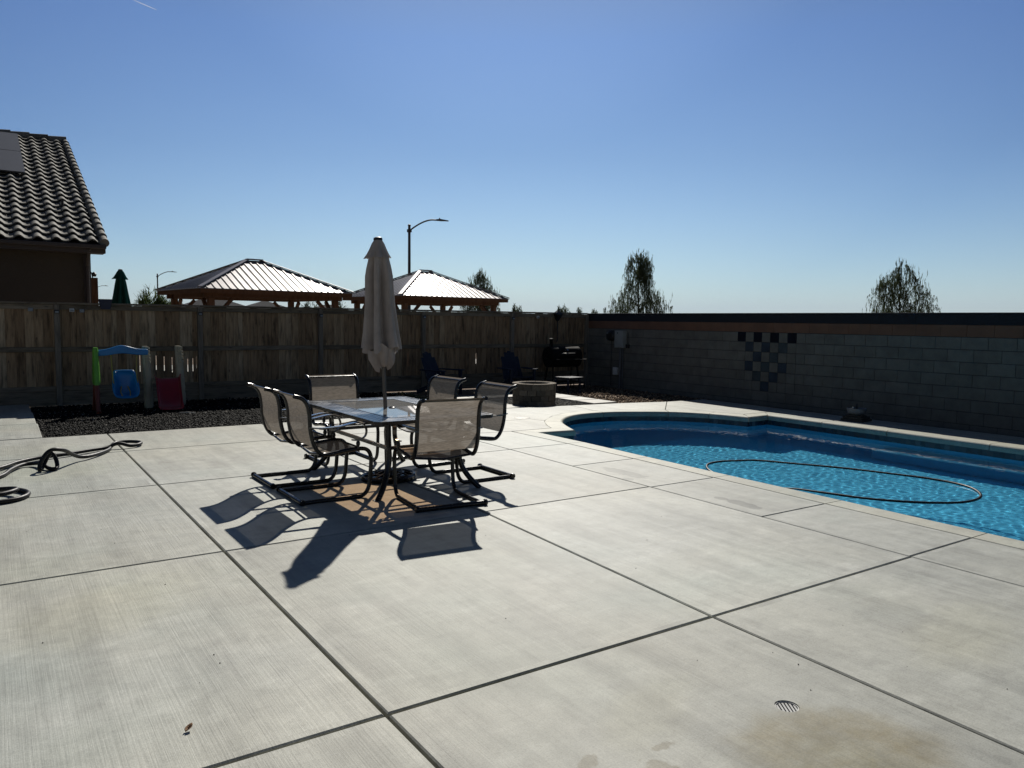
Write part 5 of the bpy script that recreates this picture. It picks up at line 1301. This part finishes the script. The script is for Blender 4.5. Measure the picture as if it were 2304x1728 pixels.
bush('shrub', 'pale shrub seen low between the house corner and the planter box', (3.3, 38.5, -.07), 2.35, .5, 24, 700, .22, .04, M_BUSH)
bush('tree', 'small olive tree seen under the eaves between the two gazebos', (23.0, 58.6, -.07), 3.2, 1.05, 34, 1700, .25, .06, M_LEAF2)
bush('tree', 'small tree behind the right post of the left hand gazebo', (20.6, 58.2, -.07), 3.0, .95, 44, 1500, .25, .06, M_LEAF2)
ftl = ['first dark tree on the far horizon, just right of the gazebo', 'tiny horizon tree touching the first one', 'middle tree of the horizon row above the fence end', 'rightmost dark round tree of the horizon row above the fence end', 'low horizon tree just left of the tall open weeping tree', 'leftmost tree of the horizon row above the fence end']
for k, (px_, H_, R0_, s_) in enumerate([(1158, 4.7, 1.0, 3), (1170, 4.3, .7, 4), (1272, 4.5, 1.5, 5), (1302, 4.4, 1.1, 6), (1338, 4.0, 1.2, 7), (1258, 4.3, .9, 9)]):
    d = fw*1730+r2*(px_-1152)-u2*(690-864); tt_ = 150/d.to_2d().length
    bush('horizon_tree', ftl[k], (d.x*tt_, d.y*tt_, -.07), H_, R0_, s_*7, 900, .35, .16, M_LEAF, 'trees on the far horizon')

# ------------------------------------------------------------------ far houses and hills
M_FR = simple('far_roof', (.05, .05, .055), .95, 0, .15, 12, 0, .1); M_FW = simple('far_wall', (.25, .22, .19), .9)
def far_house(label, px_, dist, W_, D_, top):
    d = fw*1730+r2*(px_-1152)-u2*(690-864); tt_ = dist/d.to_2d().length
    t = thing('far_house', label, 'house', (d.x*tt_, d.y*tt_, -.07), math.radians(4), 'roofs far beyond the gazebos')
    e_ = top-min(W_, D_)*.5*.40
    mb = MB(); mb.box(-W_/2+.5, W_/2-.5, -D_/2+.5, D_/2-.5, 0, e_, .5); mb.build('wall', M_FW, t)
    a_ = max(0, W_/2-D_/2); mb = MB(); mb.add([(-W_/2, -D_/2, e_), (W_/2, -D_/2, e_), (W_/2, D_/2, e_), (-W_/2, D_/2, e_), (-a_-.1, 0, top), (a_+.1, 0, top)], [(0, 1, 5, 4), (1, 2, 5), (2, 3, 4, 5), (3, 0, 4), (0, 3, 2, 1)]); mb.build('roof', M_FR, t)
far_house('far hip roof seen centrally under the left hand gazebo', 596, 150, 12, 11, 4.7)
far_house('far grey roof seen behind the near post of the left hand gazebo', 480, 150, 16, 12, 4.9)
far_house('far roof at the left end of the gazebo, beside the shrubs', 395, 150, 12, 11, 4.2)
far_house('far roof seen behind the right post of the left hand gazebo', 738, 150, 11, 10, 4.3)
far_house('far low roof midway between the gazebo posts', 690, 150, 9, 9, 3.9)
m, nt, b = newmat('hill'); nt.links.new(ramp(nt, noise(nt, pos(nt), .002, 5), [(.3, (.22, .21, .20)), (.7, (.30, .28, .25))]), b.inputs['Base Color']); b.inputs['Roughness'].default_value = 1
def hills():
    mb = MB(); rg = random.Random(3); N = 120; vs = []; fs = []
    for k in range(N+1):
        px_ = -900+4300*k/N; d = fw*1730+r2*(px_-1152)-u2*(700-864); q = 33000/d.to_2d().length
        z = 260+150*math.sin(px_*.011+.5)+110*math.sin(px_*.031)+60*math.sin(px_*.083+2)+260*math.exp(-((px_-530)/55)**2)+330*math.exp(-((px_-215)/80)**2)
        z = max(60, z)*(.62 if px_ < 1000 else .4)
        x, y = d.x*q, d.y*q; vs += [(x*.93, y*.93, 0), (x, y, z), (x*1.1, y*1.1, 0)]
    for k in range(N): a_ = 3*k; fs += [(a_, a_+3, a_+4, a_+1), (a_+1, a_+4, a_+5, a_+2)]
    mb.add(vs, fs); o = mb.build('hills', m, None, 'all'); tag(o, kind='structure')
# contrail high in the clear sky
m2, nt, b = newmat('ice_cloud'); nt.nodes.remove(b); df = node(nt, 'ShaderNodeBsdfDiffuse'); df.inputs[0].default_value = (.9, .9, .92, 1); tlc = node(nt, 'ShaderNodeBsdfTranslucent'); tlc.inputs[0].default_value = (.9, .9, .92, 1); ad = node(nt, 'ShaderNodeMixShader'); nt.links.new(df.outputs[0], ad.inputs[1]); nt.links.new(tlc.outputs[0], ad.inputs[2])
trn = node(nt, 'ShaderNodeBsdfTransparent'); mx_ = node(nt, 'ShaderNodeMixShader'); mx_.inputs[0].default_value = .72; nt.links.new(ad.outputs[0], mx_.inputs[1]); nt.links.new(trn.outputs[0], mx_.inputs[2]); nt.links.new(mx_.outputs[0], nt.nodes['Material Output'].inputs[0])
mb = MB(); A = Vector((676, 4556, 1643)); B = Vector((779.4, 4480.9, 1590.8)); mb.tube([A.lerp(B, k/12) for k in range(13)], [.3+2.3*math.sin(PI*min(1, .08+k/12*.8)) for k in range(13)], 8)
o = mb.build('contrail', m2, None, 'smooth'); tag(o, 'short thin white contrail in the upper left of the clear sky', 'contrail')
hills()
# ------------------------------------------------------------------ air
def haze_box(dens):
    m, nt, b = newmat('air'); nt.nodes.remove(b); v = node(nt, 'ShaderNodeVolumePrincipled'); v.inputs['Color'].default_value = (.72, .86, 1.0, 1); v.inputs['Density'].default_value = dens; v.inputs['Anisotropy'].default_value = .2
    nt.links.new(v.outputs[0], nt.nodes['Material Output'].inputs['Volume'])
    mb = MB(); mb.box(-37000, 37000, -37000, 37000, -1.8, 980); o = mb.build('haze', m); tag(o, kind='stuff', label='pale dry haze that fades the far hills', cat='haze')
haze_box(3.2e-5)
